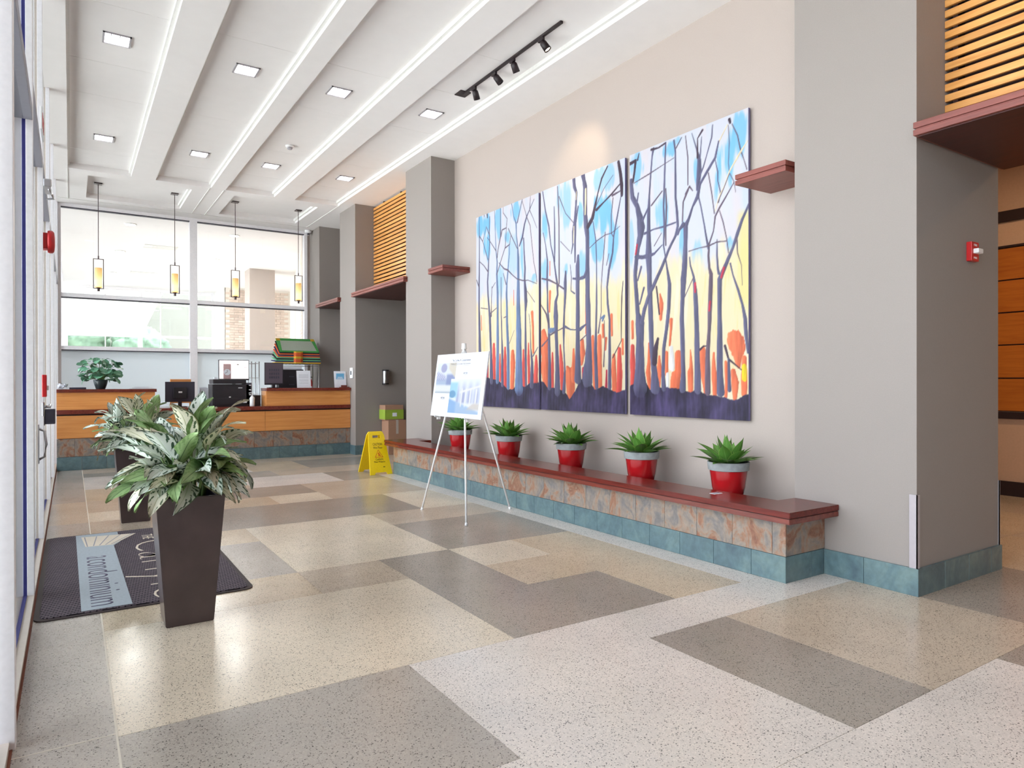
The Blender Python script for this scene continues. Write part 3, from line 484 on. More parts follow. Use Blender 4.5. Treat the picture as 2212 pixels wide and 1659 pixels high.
MURAL = {
'L': dict(S='''s 9,276,1.3 9,247,1.7 9,215,2.5 8,173,3.8 8,142,4.6 9,110,6.2 10,80,7.5 10,36,9.2
s 38,269,1.6 37,250,2 38,232,2 35,207,2.4 34,194,3.2 32,178,3.2 33,160,3.6 36,139,4.3 38,126,6 39,108,6 41,78,5.2 42,36,9.8
b 51,276,1.1 53,249,1.4 55,218,1.9 58,202,2.7 57,185,3.9 59,157,5 59,127,5.3 59,97,6.5 59,76,6.9 58,36,8.4
t 67,276,1.1 67,250,1.7 67,236,2.3 60,218,1.7 58,208,1.9
t 74,276,0.9 74,267,1 84,257,1.1 82,245,1.4 71,244,1.9 68,236,2.2
t 82,244,1.1 79,219,1.5 69,204,1.5 61,191,1.7 57,185,1.9
b 89,220,1.8 89,208,2.2 86,189,2.6 83,169,3.3 82,155,4.4 83,135,4.8 83,120,5.5 84,105,6.2 86,75,6.6 86,28,8
s 68,179,1.5 68,156,1.7 68,131,1.9 69,118,2.6 70,96,2.7 71,76,5.6 71,31,6.7
b 95,276,1.6 100,257,1.3 106,246,2.8 107,229,2.1 110,213,2.7 111,200,4.9 111,171,5.9 111,152,8 111,132,9.4 112,103,12.2 112,65,14 112,26,19.1
s 121,275,1.6 115,261,1.3 109,247,2.4
s 148,269,1 138,258,1.4 131,250,2.4 126,241,3 121,225,3.7 114,215,2.4
t 140,275,0.8 138,258,1.4
t 121,272,0.8 129,255,0.9 131,250,1.4
t 138,257,1.2 146,245,0.8 154,231,0.6
t 131,250,1.4 139,237,1.2 143,213,1.2 147,189,1.1 153,170,1.1 154,162,1.2
s 124,223,2.3 125,207,2.3 127,183,3.4 126,169,3.7 128,154,6.7 129,140,7.5 128,126,3.4 128,102,3.8 128,83,5.1 129,31,4.3
t 87,243,1.4 95,231,1.4 109,212,1.4
t 31,241,1 42,231,1.1 55,218,1.5
t 9,247,1.7 19,237,1.2 33,209,1.6
t 29,257,1 19,238,1.2
t 30,255,1.2 38,242,1.6
t 9,210,1.2 22,202,1.3 33,192,2
t 63,200,1.1 76,190,1.9 85,187,2.2 98,178,1.4 108,172,1.4 122,168,1.7 134,167,1 154,160,0.8
t 79,218,1.9 90,221,1.5 93,232,0.9
t 1,184,1.5 7,174,2.1
t 44,169,1.4 42,144,1.6 42,128,2.7
t 53,174,1 44,167,1.2
s 136,123,1 139,106,1.1 140,78,2 143,59,5.9 142,30,8.2
s 156,79,1.1 145,68,2
t 132,153,0.9 149,137,1
t 13,142,1.2 32,139,1.2
t 40,132,1.6 56,138,1.1
t 74,184,1 81,168,1.9
t 75,123,1.4 81,124,1.4
t 101,104,0.6 89,87,1.1
d 31,274,2.8 32,269,2
d 23,276,1.4 23,272,1.1''', O='''r 49,87,5.9 49,77,8.6 49,39,8.6
r 65,73,2.7 65,56,4.6 65,37,4.6
r 78,81,4.4 78,66,8.5 78,28,8.5
o 97,75,7.2 97,60,11.7 96,26,10.7
r 123,76,4.1 123,55,6.8 124,29,5.8
r 135,85,2.3 135,64,6.7 136,34,5.7
o 143,124,5.3 145,106,4.2 146,73,4.3
r 152,68,3.2 152,50,9.7 151,34,9.7
k 32,59,5.3 31,39,6
o 14,131,2.1 15,110,2.1
o 100,158,1.2 100,138,1.6''', G='0,40 21,43 39,40 55,38 72,32 83,26 97,25 111,34 125,28 137,33 156,34', B='20,260,23,17,1 31,228,12,20,1 61,256,11,22,0.8 105,264,11,13,0.9 121,193,5,31,0.8 84,232,7,9,0.8 147,167,6,6,0.7 68,171,11,25,0.5 98,202,11,29,0.35'),
'M': dict(S='''s 4,274,1.8 10,248,2.2 17,228,2.5 21,204,1.7 27,187,2.4 31,167,3 34,155,3.7 35,141,3.7 31,133,5.2 31,115,9.6 32,95,6.9 33,74,6.5 34,49,8.5 34,23,11.9
t 35,273,1.4 37,248,2.1 38,222,2.1 38,191,2.3 38,171,2.7 38,155,2.3 35,149,2.4
s 28,250,1.4 29,224,2.4 29,198,2.7 29,182,1.7
s 5,222,1.3 10,206,1.4 14,185,2.9 13,164,3.9 14,143,2.8 14,127,3.6 16,112,4.2 17,91,5.2 18,59,6 18,28,7.8
s 67,274,5.7 68,265,5.4 72,257,3.7 71,243,3.2 69,226,4.2 65,212,3.5 65,197,2.5 62,187,1.3
s 75,240,2.1 70,221,3.2 69,196,3.2 69,176,2.5
c 72,258,1.1 71,249,1.1
c 67,218,1.4 66,199,1.3
s 84,274,7 86,267,6.1 88,259,7.6 88,241,7.6 88,227,7 90,214,8.5 92,202,6.9 92,183,6.6 92,163,7.6 92,134,8.2 93,115,9 94,77,9 93,57,13.5 91,38,19.7
c 89,257,2.5 89,245,3 88,228,1.8
d 127,273,1.9 117,262,2.5 110,246,1.8 105,232,4.4 101,221,5.3 93,213,6
d 148,249,1.6 134,241,2.2 121,235,1.7 108,229,3.5
d 145,273,4 148,259,4.8 150,246,5.3 150,236,4
t 148,241,1.4 135,239,2.8
s 75,182,4 74,171,6.9 74,146,7.2 74,127,7.2 74,97,7.8 74,68,8.4 74,38,12.5
s 149,236,1.3 143,215,2.2 137,194,2.1 135,176,2.7 129,158,3.4 126,140,2.8 127,121,3.4 130,103,3.3 130,75,4.2 130,29,6.1
t 136,236,1.4 133,217,1.4 133,198,1.1 136,194,1.3
s 102,217,1.2 107,194,1.8 108,171,1.7 108,147,2 108,123,3.2 107,95,3.2 106,71,5.3 108,29,5.8
t 123,201,1.2 121,183,1.4 118,160,1.4 116,141,1.1 116,113,1.2 111,90,2.3
s 51,167,3 50,154,5.9 50,139,5 48,119,3.3 47,99,4.6 47,79,2.3 49,48,3 47,23,6.6
t 38,260,1.4 51,237,1 66,223,1
t 2,165,2.1 18,161,2.4 32,155,1.7 47,147,2.3
s 65,157,2.3 75,155,3.1 86,156,4.5 90,162,4.5
t 96,188,0.9 109,194,1.2 123,198,1.1 133,198,1.1 147,203,0.6
d 152,143,1.1 150,128,1.6 149,101,1.6 149,79,1.1 135,61,1.4
b 18,98,7 27,99,5.2
t 20,93,2.1 29,96,2.7
t 34,97,1.3 46,100,1.7
s 50,101,3.3 60,97,1.6 70,96,1.3
s 78,96,4.6 89,101,2.1
t 79,83,1.6 90,89,1.3
t 0,132,1.5 11,120,2.8 16,106,2.8
t 2,80,2.6 15,88,1.5
t 129,176,1.1 125,164,1.1
t 121,103,1.1 122,80,1.2 120,52,2.3
b 116,106,2.3 121,108,3.4 118,103,2.6
t 41,205,0.9 59,190,0.8
t 136,261,0.7 121,250,0.8 107,233,1.2
s 60,174,1 62,158,1.3 61,143,1.3 68,139,2.2''', O='''o 5,97,9 8,86,16.1 8,49,16.1 10,30,10.7
r 24,70,3.5 24,49,6.3 24,28,5.2
r 40,79,3.3 42,59,7.4 44,27,8.3
o 54,52,4.9 60,43,17.7 60,23,16.1 58,15,3.2
o 66,73,3.2 66,58,6.4 66,38,9.6
o 82,82,6.8 83,67,9.2 81,56,4.7
k 84,50,4.6 84,29,5.6
o 89,135,2.4 89,91,3
o 101,86,4.5 102,57,5.9 105,27,5.8
o 113,85,6.3 113,57,9.2 114,30,7.2
o 119,98,4.2 119,85,3.7
o 124,83,4.2 123,71,3.4
o 133,108,4.1 134,86,3.5
k 125,47,2.9 124,27,4.2
o 137,63,5.5 137,47,8.8 138,24,8.2
r 146,70,5.3 146,47,8.5 145,24,8
o 151,80,3.2 151,65,3.5
o 19,146,4.6 18,122,3.2
o 19,184,1.7 19,167,1.8''', G='-1,36 7,34 14,27 35,28 52,21 58,14 68,23 79,38 91,40 105,26 118,30 130,27 141,23 154,26', B='51,249,13,30,0.6 8,232,8,23,0.9 118,221,16,21,1 99,199,7,21,0.9 135,183,8,24,0.9 111,184,12,14,0.8 80,228,6,14,0.8 8,175,9,16,0.7 49,170,8,8,0.7 84,171,8,19,0.7 125,261,17,15,0.6'),
'R': dict(S='''s 2,248,4.5 4,230,6 11,219,5.8 15,206,8.7 17,195,11.6 16,187,8.7 12,175,6.4 10,163,5.9 8,147,5.3 10,126,5.9 12,106,6.7 15,95,13 15,75,11.6 15,49,13.1 15,29,21.8
d 0,266,3.6 9,267,3.5 7,255,3 5,246,3
d 12,267,2.3 14,273,1.2
s 13,232,1.7 11,223,2.3
s 35,272,3.3 33,264,1.9 31,246,2 29,225,2.5 28,205,4.8 28,185,6.4 28,167,8.5 29,144,7 30,119,6.7 31,94,7 32,69,6.1 36,44,8.3 37,28,12.4
d 32,272,2.7 42,271,1.6 52,273,1.9
s 52,272,1.9 51,254,1.9 50,230,2.4 49,210,2.2 50,191,2.7 49,171,1.9 51,161,1.6 54,146,2.7 57,131,4.8 56,107,4.8 53,88,4.5 49,68,4.6 48,44,4.5 49,28,6.7
t 52,227,1.8 53,209,2.4 52,190,2.1 52,171,1.9
s 63,272,2.1 65,260,2 65,236,2.6 65,216,2.6 67,200,3.3 68,187,3 65,178,3.1 56,166,3.2 48,152,4 36,134,4.7 28,123,4.2 22,110,5.1 18,97,5.7
t 73,272,1 66,264,1.6
t 78,272,1 81,250,1.5 81,224,1.2
s 86,272,0.7 92,255,1.6 95,244,4.7 95,235,5.9 94,226,5.3 93,217,3.6
d 99,271,2.3 93,265,1.2 93,247,2.4
s 98,265,0.9 96,245,1.7
s 111,272,1.2 110,261,1.6 104,246,1.1 100,236,1.6 94,226,1.7
c 128,267,1.1 118,254,1.5
s 118,255,1.5 114,241,2.5 103,229,3 96,221,2.8 93,210,4.3 87,202,2.4 82,191,3.5 78,185,6.2 78,171,5 77,152,6.2 75,134,7.5 74,115,5 73,96,5.5 74,72,5.5 75,44,5.6 74,28,8.8
d 130,271,3.1 131,268,2.6
t 129,266,0.7 130,250,0.9 129,232,0.8 130,223,0.8 135,214,0.8 137,204,0.5
t 133,266,0.9 139,254,1.2 142,241,1.5 146,230,0.8 149,221,1
s 114,239,0.9 117,227,1.4 117,219,1.1 120,208,1.3 118,199,0.9
c 150,246,0.8 142,238,2.3 130,224,1.6 125,213,1.3 119,205,1.4 114,192,0.9
t 130,222,0.8 124,211,0.9 117,199,0.9
t 135,213,0.8 126,202,1.6 119,194,2 114,187,1.8 112,174,1.4 107,163,1.9 106,152,2.7 107,140,2.8 109,134,4.6 108,107,5.3 107,84,4.1 105,61,5.3 105,25,7
t 106,229,1.2 110,209,1.3 112,196,1.1 113,190,1.3
s 94,210,1.7 97,200,1.4 101,182,1.6 104,167,2.3 106,159,2.8
t 119,191,0.9 123,180,1.3 127,164,1.1 129,151,1.1
s 151,190,2.1 144,178,3.1 139,167,3.6 134,155,2.8 130,148,3.6 124,137,4.8 119,128,5.6 119,110,5.2 119,92,4.9 119,70,6.7 119,47,7.1 120,25,8.9
t 138,163,1.7 139,149,1.2 143,138,0.7 144,120,0.5
s 131,141,1.7 134,130,1.5 140,115,2.5 144,103,2.5 147,90,4.1 148,77,4.1 150,60,2.4
s 116,165,1.1 116,151,2 117,138,2.5 118,134,2.9
t 82,160,1 95,161,0.9 106,161,1.6 116,163,1.3 127,162,0.9
s 83,154,1.3 84,146,1.9 88,135,2.4 90,122,4.8 91,104,5.5 92,80,6 92,62,6.4 93,27,8.4
s 75,187,5 70,183,3 68,179,2.5
t 81,219,2.5 75,209,1.8 74,190,1.5
t 87,217,1 83,222,1.9 78,216,1.8
t 6,244,0.9 29,248,1.4 48,252,0.8 63,255,0.7
t 32,215,1.9 47,226,1.4
s 19,202,3.2 27,213,1.9
s 22,188,2.9 35,190,1.4 50,190,1.9 65,191,1.5
s 9,166,3.9 19,164,4.3 29,164,4.2 36,165,2.5 47,172,1.1
t 36,173,1.1 46,184,0.8
t 87,133,1 77,117,1
d 39,131,2.2 43,103,1.9
s 12,141,2 17,154,2.9
s 21,132,2.8 15,116,2
d 125,67,2.6 129,55,2.2 143,45,0.9
s 129,55,2.6 130,27,4.3
d 41,78,3.3 37,66,6.8 36,54,7
d 96,65,2.4 100,68,1.7 103,68,1.1
k 124,138,2.9 121,130,2.4
k 90,128,2.6 90,120,2.2
k 108,109,2.3 107,101,2.1
k 11,178,2.6 9,169,2.7''', O='''r 4,72,6 4,55,7.5 4,30,6.6
o 28,74,2 28,54,4.7 27,44,7.9 29,29,4.2
o 43,60,2.7 43,49,6.8 43,30,2.7
o 44,123,2.1 46,113,5.9 45,98,4.1
o 59,96,4.5 59,88,3.9 57,71,2.9
o 53,63,4.8 53,42,4
o 68,62,7.6 68,44,9.1 65,38,14.1 64,29,15.5
o 84,65,1.2 85,49,4.9 84,43,8.6 84,26,6.2
o 99,64,7.1 99,48,6.6 101,34,5.9 102,23,3
o 112,61,2.3 112,48,4.6 113,38,7.5 113,22,4.6
o 126,52,3.3 127,34,4.4 126,21,3.3
o 136,72,17 138,65,17 139,57,9.5 140,48,4.2
o 134,44,5.3 136,34,8.9 136,19,4.3
o 146,55,5.2 146,48,5.2 146,35,6.2 146,24,6.3
y 146,48,4.5 146,37,4.5
w 54,42,4 54,29,4.5
o 4,98,3.9 4,81,3.9
w 59,68,5.3 60,49,7.8''', G='-1,29 7,34 15,42 23,36 30,26 41,29 52,29 74,28 84,24 92,28 103,23 113,22 126,20 136,18 150,24', B='126,236,12,28,1 142,254,9,22,0.9 115,214,3,18,0.9 131,158,5,8,0.8 55,265,11,8,0.9 48,203,8,18,0.7 9,259,10,17,0.8 74,170,4,17,0.8 90,236,4,13,0.8 71,270,8,6,0.7 92,149,7,19,0.5 3,184,4,26,0.5'),
}
# ------------------------------------------------------------------ bench with trough
t = thing('bench', 'long low bench with glossy red wood top and slate tile front under the paintings', 'bench', (4.3, 6.3, 0))
obj('core', B((4.17, 4.6, 2.93, 9.71, 0, .43)), 'grout', t)
ZT = .517
poly = [(4.045, 2.803), (4.62, 2.803), (4.62, 3.156), (4.41, 3.156), (4.41, 9.375), (4.62, 9.375), (4.62, 9.84), (4.045, 9.84)]
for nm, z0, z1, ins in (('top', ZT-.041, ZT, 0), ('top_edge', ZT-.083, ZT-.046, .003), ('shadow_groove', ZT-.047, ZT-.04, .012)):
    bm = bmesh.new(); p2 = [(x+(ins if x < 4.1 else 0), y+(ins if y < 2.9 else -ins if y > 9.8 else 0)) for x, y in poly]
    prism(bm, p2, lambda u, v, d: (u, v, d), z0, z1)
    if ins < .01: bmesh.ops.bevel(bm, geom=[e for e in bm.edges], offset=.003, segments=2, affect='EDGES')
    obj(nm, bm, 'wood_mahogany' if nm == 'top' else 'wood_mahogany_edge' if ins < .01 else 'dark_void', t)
base_tiles(t, 4.165, 4.6, 2.908, 9.73, 'x', h=.25, th=.012, mat='slate_multi', z0=.184, nm='stone_tile', start=3.018)
base_tiles(t, 4.153, 4.62, 2.925, 0, 'y', h=.25, th=.012, mat='slate_multi', z0=.184, nm='stone_tile', start=4.34)
base_tiles(t, 4.17, 4.6, 2.908, 9.73, 'x', h=.182, start=3.193); base_tiles(t, 4.15, 4.602, 2.928, 0, 'y', h=.182, start=4.46)
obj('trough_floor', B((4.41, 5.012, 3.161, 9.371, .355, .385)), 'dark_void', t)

# ------------------------------------------------------------------ three-panel painting
def paint_fn(k):
    D = MURAL[k]
    C = {'s': (98, 96, 126), 'b': (108, 128, 168), 'd': (74, 58, 74), 't': (106, 90, 108), 'c': (244, 222, 184), 'o': (242, 120, 82), 'r': (228, 86, 78), 'k': (200, 56, 82), 'y': (240, 208, 40), 'w': (240, 236, 236)}
    def fn(U, V):
        rs = np.random.RandomState(ord(k)); H = 2.749
        def fbm(sx, sy, o=4):                       # smooth brush noise
            a = np.zeros_like(U)
            for i in range(o):
                f = 2**i; p = rs.rand(6)*6.28
                a += (np.sin(U*sx*f+p[0]+1.7*np.sin(V*sy*f*.7+p[1]))*np.sin(V*sy*f+p[2]+1.3*np.sin(U*sx*f*.8+p[3])))/f
            return a/1.6
        n1 = fbm(9, 2.2); n2 = fbm(26, 3); n3 = fbm(60, 8)
        c = np.zeros(U.shape+(3,)); mix = lambda c, m, col: c*(1-m[..., None])+m[..., None]*np.array(col)/255
        sm = lambda x, a, b: np.clip((x-a)/(b-a), 0, 1)**2*(3-2*np.clip((x-a)/(b-a), 0, 1))
        c[:] = np.array((222, 224, 238))/255
        c = mix(c, sm(n1, -.1, .5)*.8, (232, 222, 228)); c = mix(c, sm(n2, .2, .7)*.5, (204, 222, 244))
        for b in D['B'].split():
            x, y, a, h, wgt = map(float, b.split(','))
            dd = ((U*100-x)/a)**2+((V*100-y)/h)**2
            c = mix(c, sm(-dd+n2*.9+n1*.6+n3*.2, -1.3, -.45)*wgt, (132+n1.mean()*10, 200, 248))
        yb = sm(1.62-V+n1*.16+n2*.1, 0, .22); c = mix(c, yb, (248, 230, 190)); c = mix(c, yb*sm(n2, .15, .7)*.6, (246, 240, 224)); c = mix(c, yb*sm(-n2, .3, .8)*.5, (244, 220, 140))
        if k == 'R': c = mix(c, sm(U, 1.36, 1.44)*sm(1.9-V, 0, .1)*sm(V, .9, 1.1)*.8, (242, 226, 150))
        def stroke(c, ln, jit):
            a = ln.split(); col = np.array(C[a[0]], float); P = [tuple(map(float, q.split(','))) for q in a[1:]]
            best = np.full(U.shape, 1e3); loc = np.zeros(U.shape)
            for (x0, y0, w0), (x1, y1, w1) in zip(P, P[1:]):
                x0, y0, x1, y1 = x0/100, y0/100, x1/100, y1/100; dx, dy = x1-x0, y1-y0
                tt = np.clip(((U-x0)*dx+(V-y0)*dy)/(dx*dx+dy*dy+1e-9), 0, 1)
                hw = (w0+(w1-w0)*tt)/200
                d = np.hypot(U-x0-tt*dx, V-y0-tt*dy)-hw*(1+jit*n3*.5)
                best = np.minimum(best, d); loc = np.where(d <= best, (U-x0-tt*dx)/np.maximum(hw, .004), loc)
            m = sm(-best, -.004, .004); shade = 1-.16*np.clip(loc, -1, 1)+.12*n3
            cc = np.clip(col[None, None]*shade[..., None], 0, 255)
            return c*(1-m[..., None])+m[..., None]*cc/255
        for ln in D['O'].split('\n'): c = stroke(c, ln, .5)
        G = np.array([list(map(float, q.split(','))) for q in D['G'].split()])/100
        gh = np.interp(U, G[:, 0], G[:, 1])+n3*.008; gm = sm(gh-V, -.005, .008)
        gcol = np.array((58, 50, 80))/255*(1+.35*n1+.28*fbm(14, 9)+.22*n3)[..., None]*np.array((1, 1, 1))
        c = c*(1-gm[..., None])+gm[..., None]*gcol
        for ln in D['S'].split('\n'): c = stroke(c, ln, .25)
        c = c*.83
        low = sm(gh*.8-V, -.02, .12); c = c*(1-.75*low[..., None])+.75*low[..., None]*gcol
        return c
    return fn
vcol('oil_paint', .55)
plain('canvas_edge', S(112, 106, 146), .8)
for k, y0, y1, lab in (('R', 3.86, 5.365, 'right canvas of the forest painting, blue sky patch at its upper right'), ('M', 5.44, 6.99, 'middle canvas of the forest painting with forked dark trunk'), ('L', 7.04, 8.62, 'left canvas of the forest painting, partly behind the easel board')):
    t = thing('canvas_painting', lab, 'painting', (5.033, (y0+y1)/2, 1.056), 0, 'three canvas forest painting')
    obj('stretcher', B((4.987, 5.012, y0, y1, 1.056, 3.805), bev=.003), 'canvas_edge', t)
    painted('painted_face', 210, 380, y1-y0, 2.749, (4.985, y1, 1.056), (0, -1, 0), (0, 0, 1), paint_fn(k), 'oil_paint', t)

# ------------------------------------------------------------------ leaves
def leaf_mesh(name, mat, L, W, arch, fold, nl=10, shape='lance', thick=0):
    bm = bmesh.new(); uvl = bm.loops.layers.uv.new('UVMap'); rows = []; x = z = 0
    for i in range(nl+1):
        s = i/nl
        if shape == 'lance': wd = W*.5*max(0, (math.sin(PI*min(1, s**.78))**.85))*(1-.25*s)
        elif shape == 'agave': wd = W*.5*(.55+.9*s-1.6*s*s+.15*s**3 if s < .98 else 0); wd = max(0, W*.5*((.62+1.5*s-2.1*s**2)))*(1-s**6)
        else: wd = W*.5*math.sqrt(max(0, 1-(2*s-1)**2))
        a = arch[0]+(arch[1]-arch[0])*s
        row = []
        for j in range(5):
            q = (j-2)/2; yy = q*wd; zz = abs(q)*wd*fold+(math.sin(s*9+j)*.006*W/.1 if shape == 'lance' else 0)
            row.append((bm.verts.new((x-math.sin(a)*zz, yy, z+math.cos(a)*zz)), s, j/4))
        rows.append(row); x += math.cos(a)*L/nl; z += math.sin(a)*L/nl
    for r0, r1 in zip(rows, rows[1:]):
        for j in range(4):
            q = (r0[j], r0[j+1], r1[j+1], r1[j]); f = bm.faces.new([v[0] for v in q])
            for lp_, v in zip(f.loops, q): lp_[uvl].uv = (v[1], v[2])
    if thick:
        r = bmesh.ops.solidify(bm, geom=bm.faces[:], thickness=thick)
    return mesh_of(name, bm, mat, True)
def leaf_mat(name, edge, mid, vein, blotch, rough=.35, amount=.5):
    m, t, b = nt(name); u = N(t, 'ShaderNodeUVMap'); sp = N(t, 'ShaderNodeSeparateXYZ'); link(t, u.outputs[0], sp.inputs[0])
    def M(op, a, b_=None, v=None):
        n = N(t, 'ShaderNodeMath', operation=op)
        for i, q in enumerate((a, b_)):
            if q is None: continue
            if isinstance(q, (int, float)): n.inputs[i].default_value = q
            else: link(t, q, n.inputs[i])
        return n.outputs[0]
    av = M('MULTIPLY', M('ABSOLUTE', M('SUBTRACT', sp.outputs[1], .5)), 2.0)
    oi = N(t, 'ShaderNodeObjectInfo')
    # side veins slant from the midrib to the tip
    ph = M('SUBTRACT', M('MULTIPLY', sp.outputs[0], 46.0), M('MULTIPLY', av, 11.0)); sv = M('SINE', M('ADD', ph, M('MULTIPLY', oi.outputs['Random'], 20.0)))
    cb = N(t, 'ShaderNodeCombineXYZ'); link(t, M('MULTIPLY', sp.outputs[0], 9.0), cb.inputs[0]); link(t, M('MULTIPLY', sp.outputs[1], 5.0), cb.inputs[1]); link(t, M('MULTIPLY', oi.outputs['Random'], 37.0), cb.inputs[2])
    nz = N(t, 'ShaderNodeTexNoise', i_Scale=1.6, i_Detail=3.0); link(t, cb.outputs[0], nz.inputs['Vector'])
    bl = M('ADD', M('MULTIPLY', sv, .5), M('MULTIPLY', M('SUBTRACT', nz.outputs[0], .5), 3.0))
    ring = M('SUBTRACT', 1.0, M('MULTIPLY', M('ABSOLUTE', M('SUBTRACT', av, .68)), 3.0))
    f = M('GREATER_THAN', M('ADD', bl, ring), 1.55-amount)
    col = mixc(t, f, mid, blotch); e = M('GREATER_THAN', av, .93); col = mixc(t, e, col, edge)
    mr = M('LESS_THAN', av, .05); col = mixc(t, M('MULTIPLY', mr, .8), col, vein)
    tone = N(t, 'ShaderNodeMapRange'); tone.inputs[3].default_value = .8; tone.inputs[4].default_value = 1.15; link(t, oi.outputs['Random'], tone.inputs[0])
    c3_ = N(t, 'ShaderNodeCombineXYZ')
    for i in range(3): link(t, tone.outputs[0], c3_.inputs[i])
    link(t, mixc(t, 1.0, col, c3_.outputs[0], 'MULTIPLY'), b.inputs['Base Color']); b.inputs['Roughness'].default_value = rough
    b.inputs['Subsurface Weight'].default_value = 0; MAT[name] = m; return m
leaf_mat('leaf_silver', S(70, 100, 70), S(216, 224, 214), S(180, 198, 170), S(58, 84, 64), amount=.8)
leaf_mat('leaf_green', S(120, 150, 86), S(158, 186, 130), S(76, 104, 66), S(130, 162, 104), amount=.9)
leaf_mat('leaf_cream', S(150, 150, 110), S(224, 220, 200), S(170, 170, 130), S(84, 100, 70), amount=.7)
def euler_leaf(p, az, el, roll, sc):
    return Matrix.Translation(p) @ Matrix.Rotation(az, 4, 'Z') @ Matrix.Rotation(-el, 4, 'Y') @ Matrix.Rotation(roll, 4, 'X') @ Matrix.Diagonal((sc, sc, sc, 1))
AG = [leaf_mesh('leaf', m, .30, .125, a, .32) for m, a in (('leaf_silver', (.35, -.75)), ('leaf_green', (.25, -.5)), ('leaf_silver', (.15, -.35)), ('leaf_green', (.5, -1.0)), ('leaf_cream', (.3, -.9)), ('leaf_silver', (.5, -1.2)))]
def planter(x, y, label, seed, nleaf):
    rs = random.Random(seed); t = thing('potted_aglaonema', label, 'plant', (x, y, 0), 0, 'variegated plants in tall planters')
    bm = bmesh.new(); ho, hb, H = .182, .127, .745
    def ring(h, z): return [bm.verts.new((x+a*h, y+b*h, z)) for a, b in ((-1, -1), (1, -1), (1, 1), (-1, 1))]
    A_ = [ring(hb, 0), ring(ho, H), ring(ho-.022, H), ring(ho-.026, H-.07)]
    for a, b in zip(A_, A_[1:]):
        for k_ in range(4): bm.faces.new((a[k_], a[(k_+1) % 4], b[(k_+1) % 4], b[k_]))
    bm.faces.new(A_[0][::-1])
    bmesh.ops.bevel(bm, geom=[e for e in bm.edges if not e.is_boundary], offset=.004, segments=2, affect='EDGES')
    obj('planter', bm, 'brown_planter', t)
    obj('liner', B((x-.158, x+.158, y-.158, y-.15, H-.09, H-.015), (x-.158, x+.158, y+.15, y+.158, H-.09, H-.015), (x-.158, x-.15, y-.15, y+.15, H-.09, H-.015), (x+.15, x+.158, y-.15, y+.15, H-.09, H-.015)), 'planter_liner', t)
    obj('soil', B((x-.15, x+.15, y-.15, y+.15, H-.1, H-.055)), 'soil', t)
    canes = []
    for k_ in range(13):
        a = k_*2.4; r = .03+.085*math.sqrt(k_/13); px, py = r*math.cos(a), r*math.sin(a); hgt = .22+.22*rs.random()-.6*r
        top = (px*2.0, py*2.0, H-.06+hgt); bm = bmesh.new(); tube(bm, [(x+px, y+py, H-.07), (x+px*1.4, y+py*1.4, H-.06+hgt*.5), (x+top[0], y+top[1], top[2])], [.011, .009, .006], 6)
        obj('stem', bm, 'leaf_stem', t, True); canes.append((px, py, hgt))
    for i in range(nleaf):
        px, py, hgt = canes[i % 13]; lev = rs.random()
        f = .35+.65*lev; b = Vector((px*(1+f), py*(1+f), H-.05+hgt*f+.02))
        az = math.atan2(py, px)+rs.uniform(-1.3, 1.3); el = -.35+1.6*lev**1.1+rs.uniform(-.25, .25)
        if i > nleaf-28: el = rs.uniform(-.55, .1); b = Vector((.11*math.cos(i*2.4), .11*math.sin(i*2.4), H+.04+.1*rs.random())); az = i*2.4+rs.uniform(-.4, .4)
        inst('leaf', AG[rs.choice((0, 0, 1, 1, 2, 4, 4, 5))], t, euler_leaf(b, az, el, rs.uniform(-.7, .7), rs.uniform(.8, 1.18)))
plain('leaf_stem', S(104, 128, 74), .5)
planter(.578, 4.44, 'variegated aglaonema in a tall tapered brown planter in front of the mat', 5, 126)
planter(.547, 7.91, 'variegated aglaonema in a brown planter behind the mat, mostly hidden by the nearer one', 11, 112)

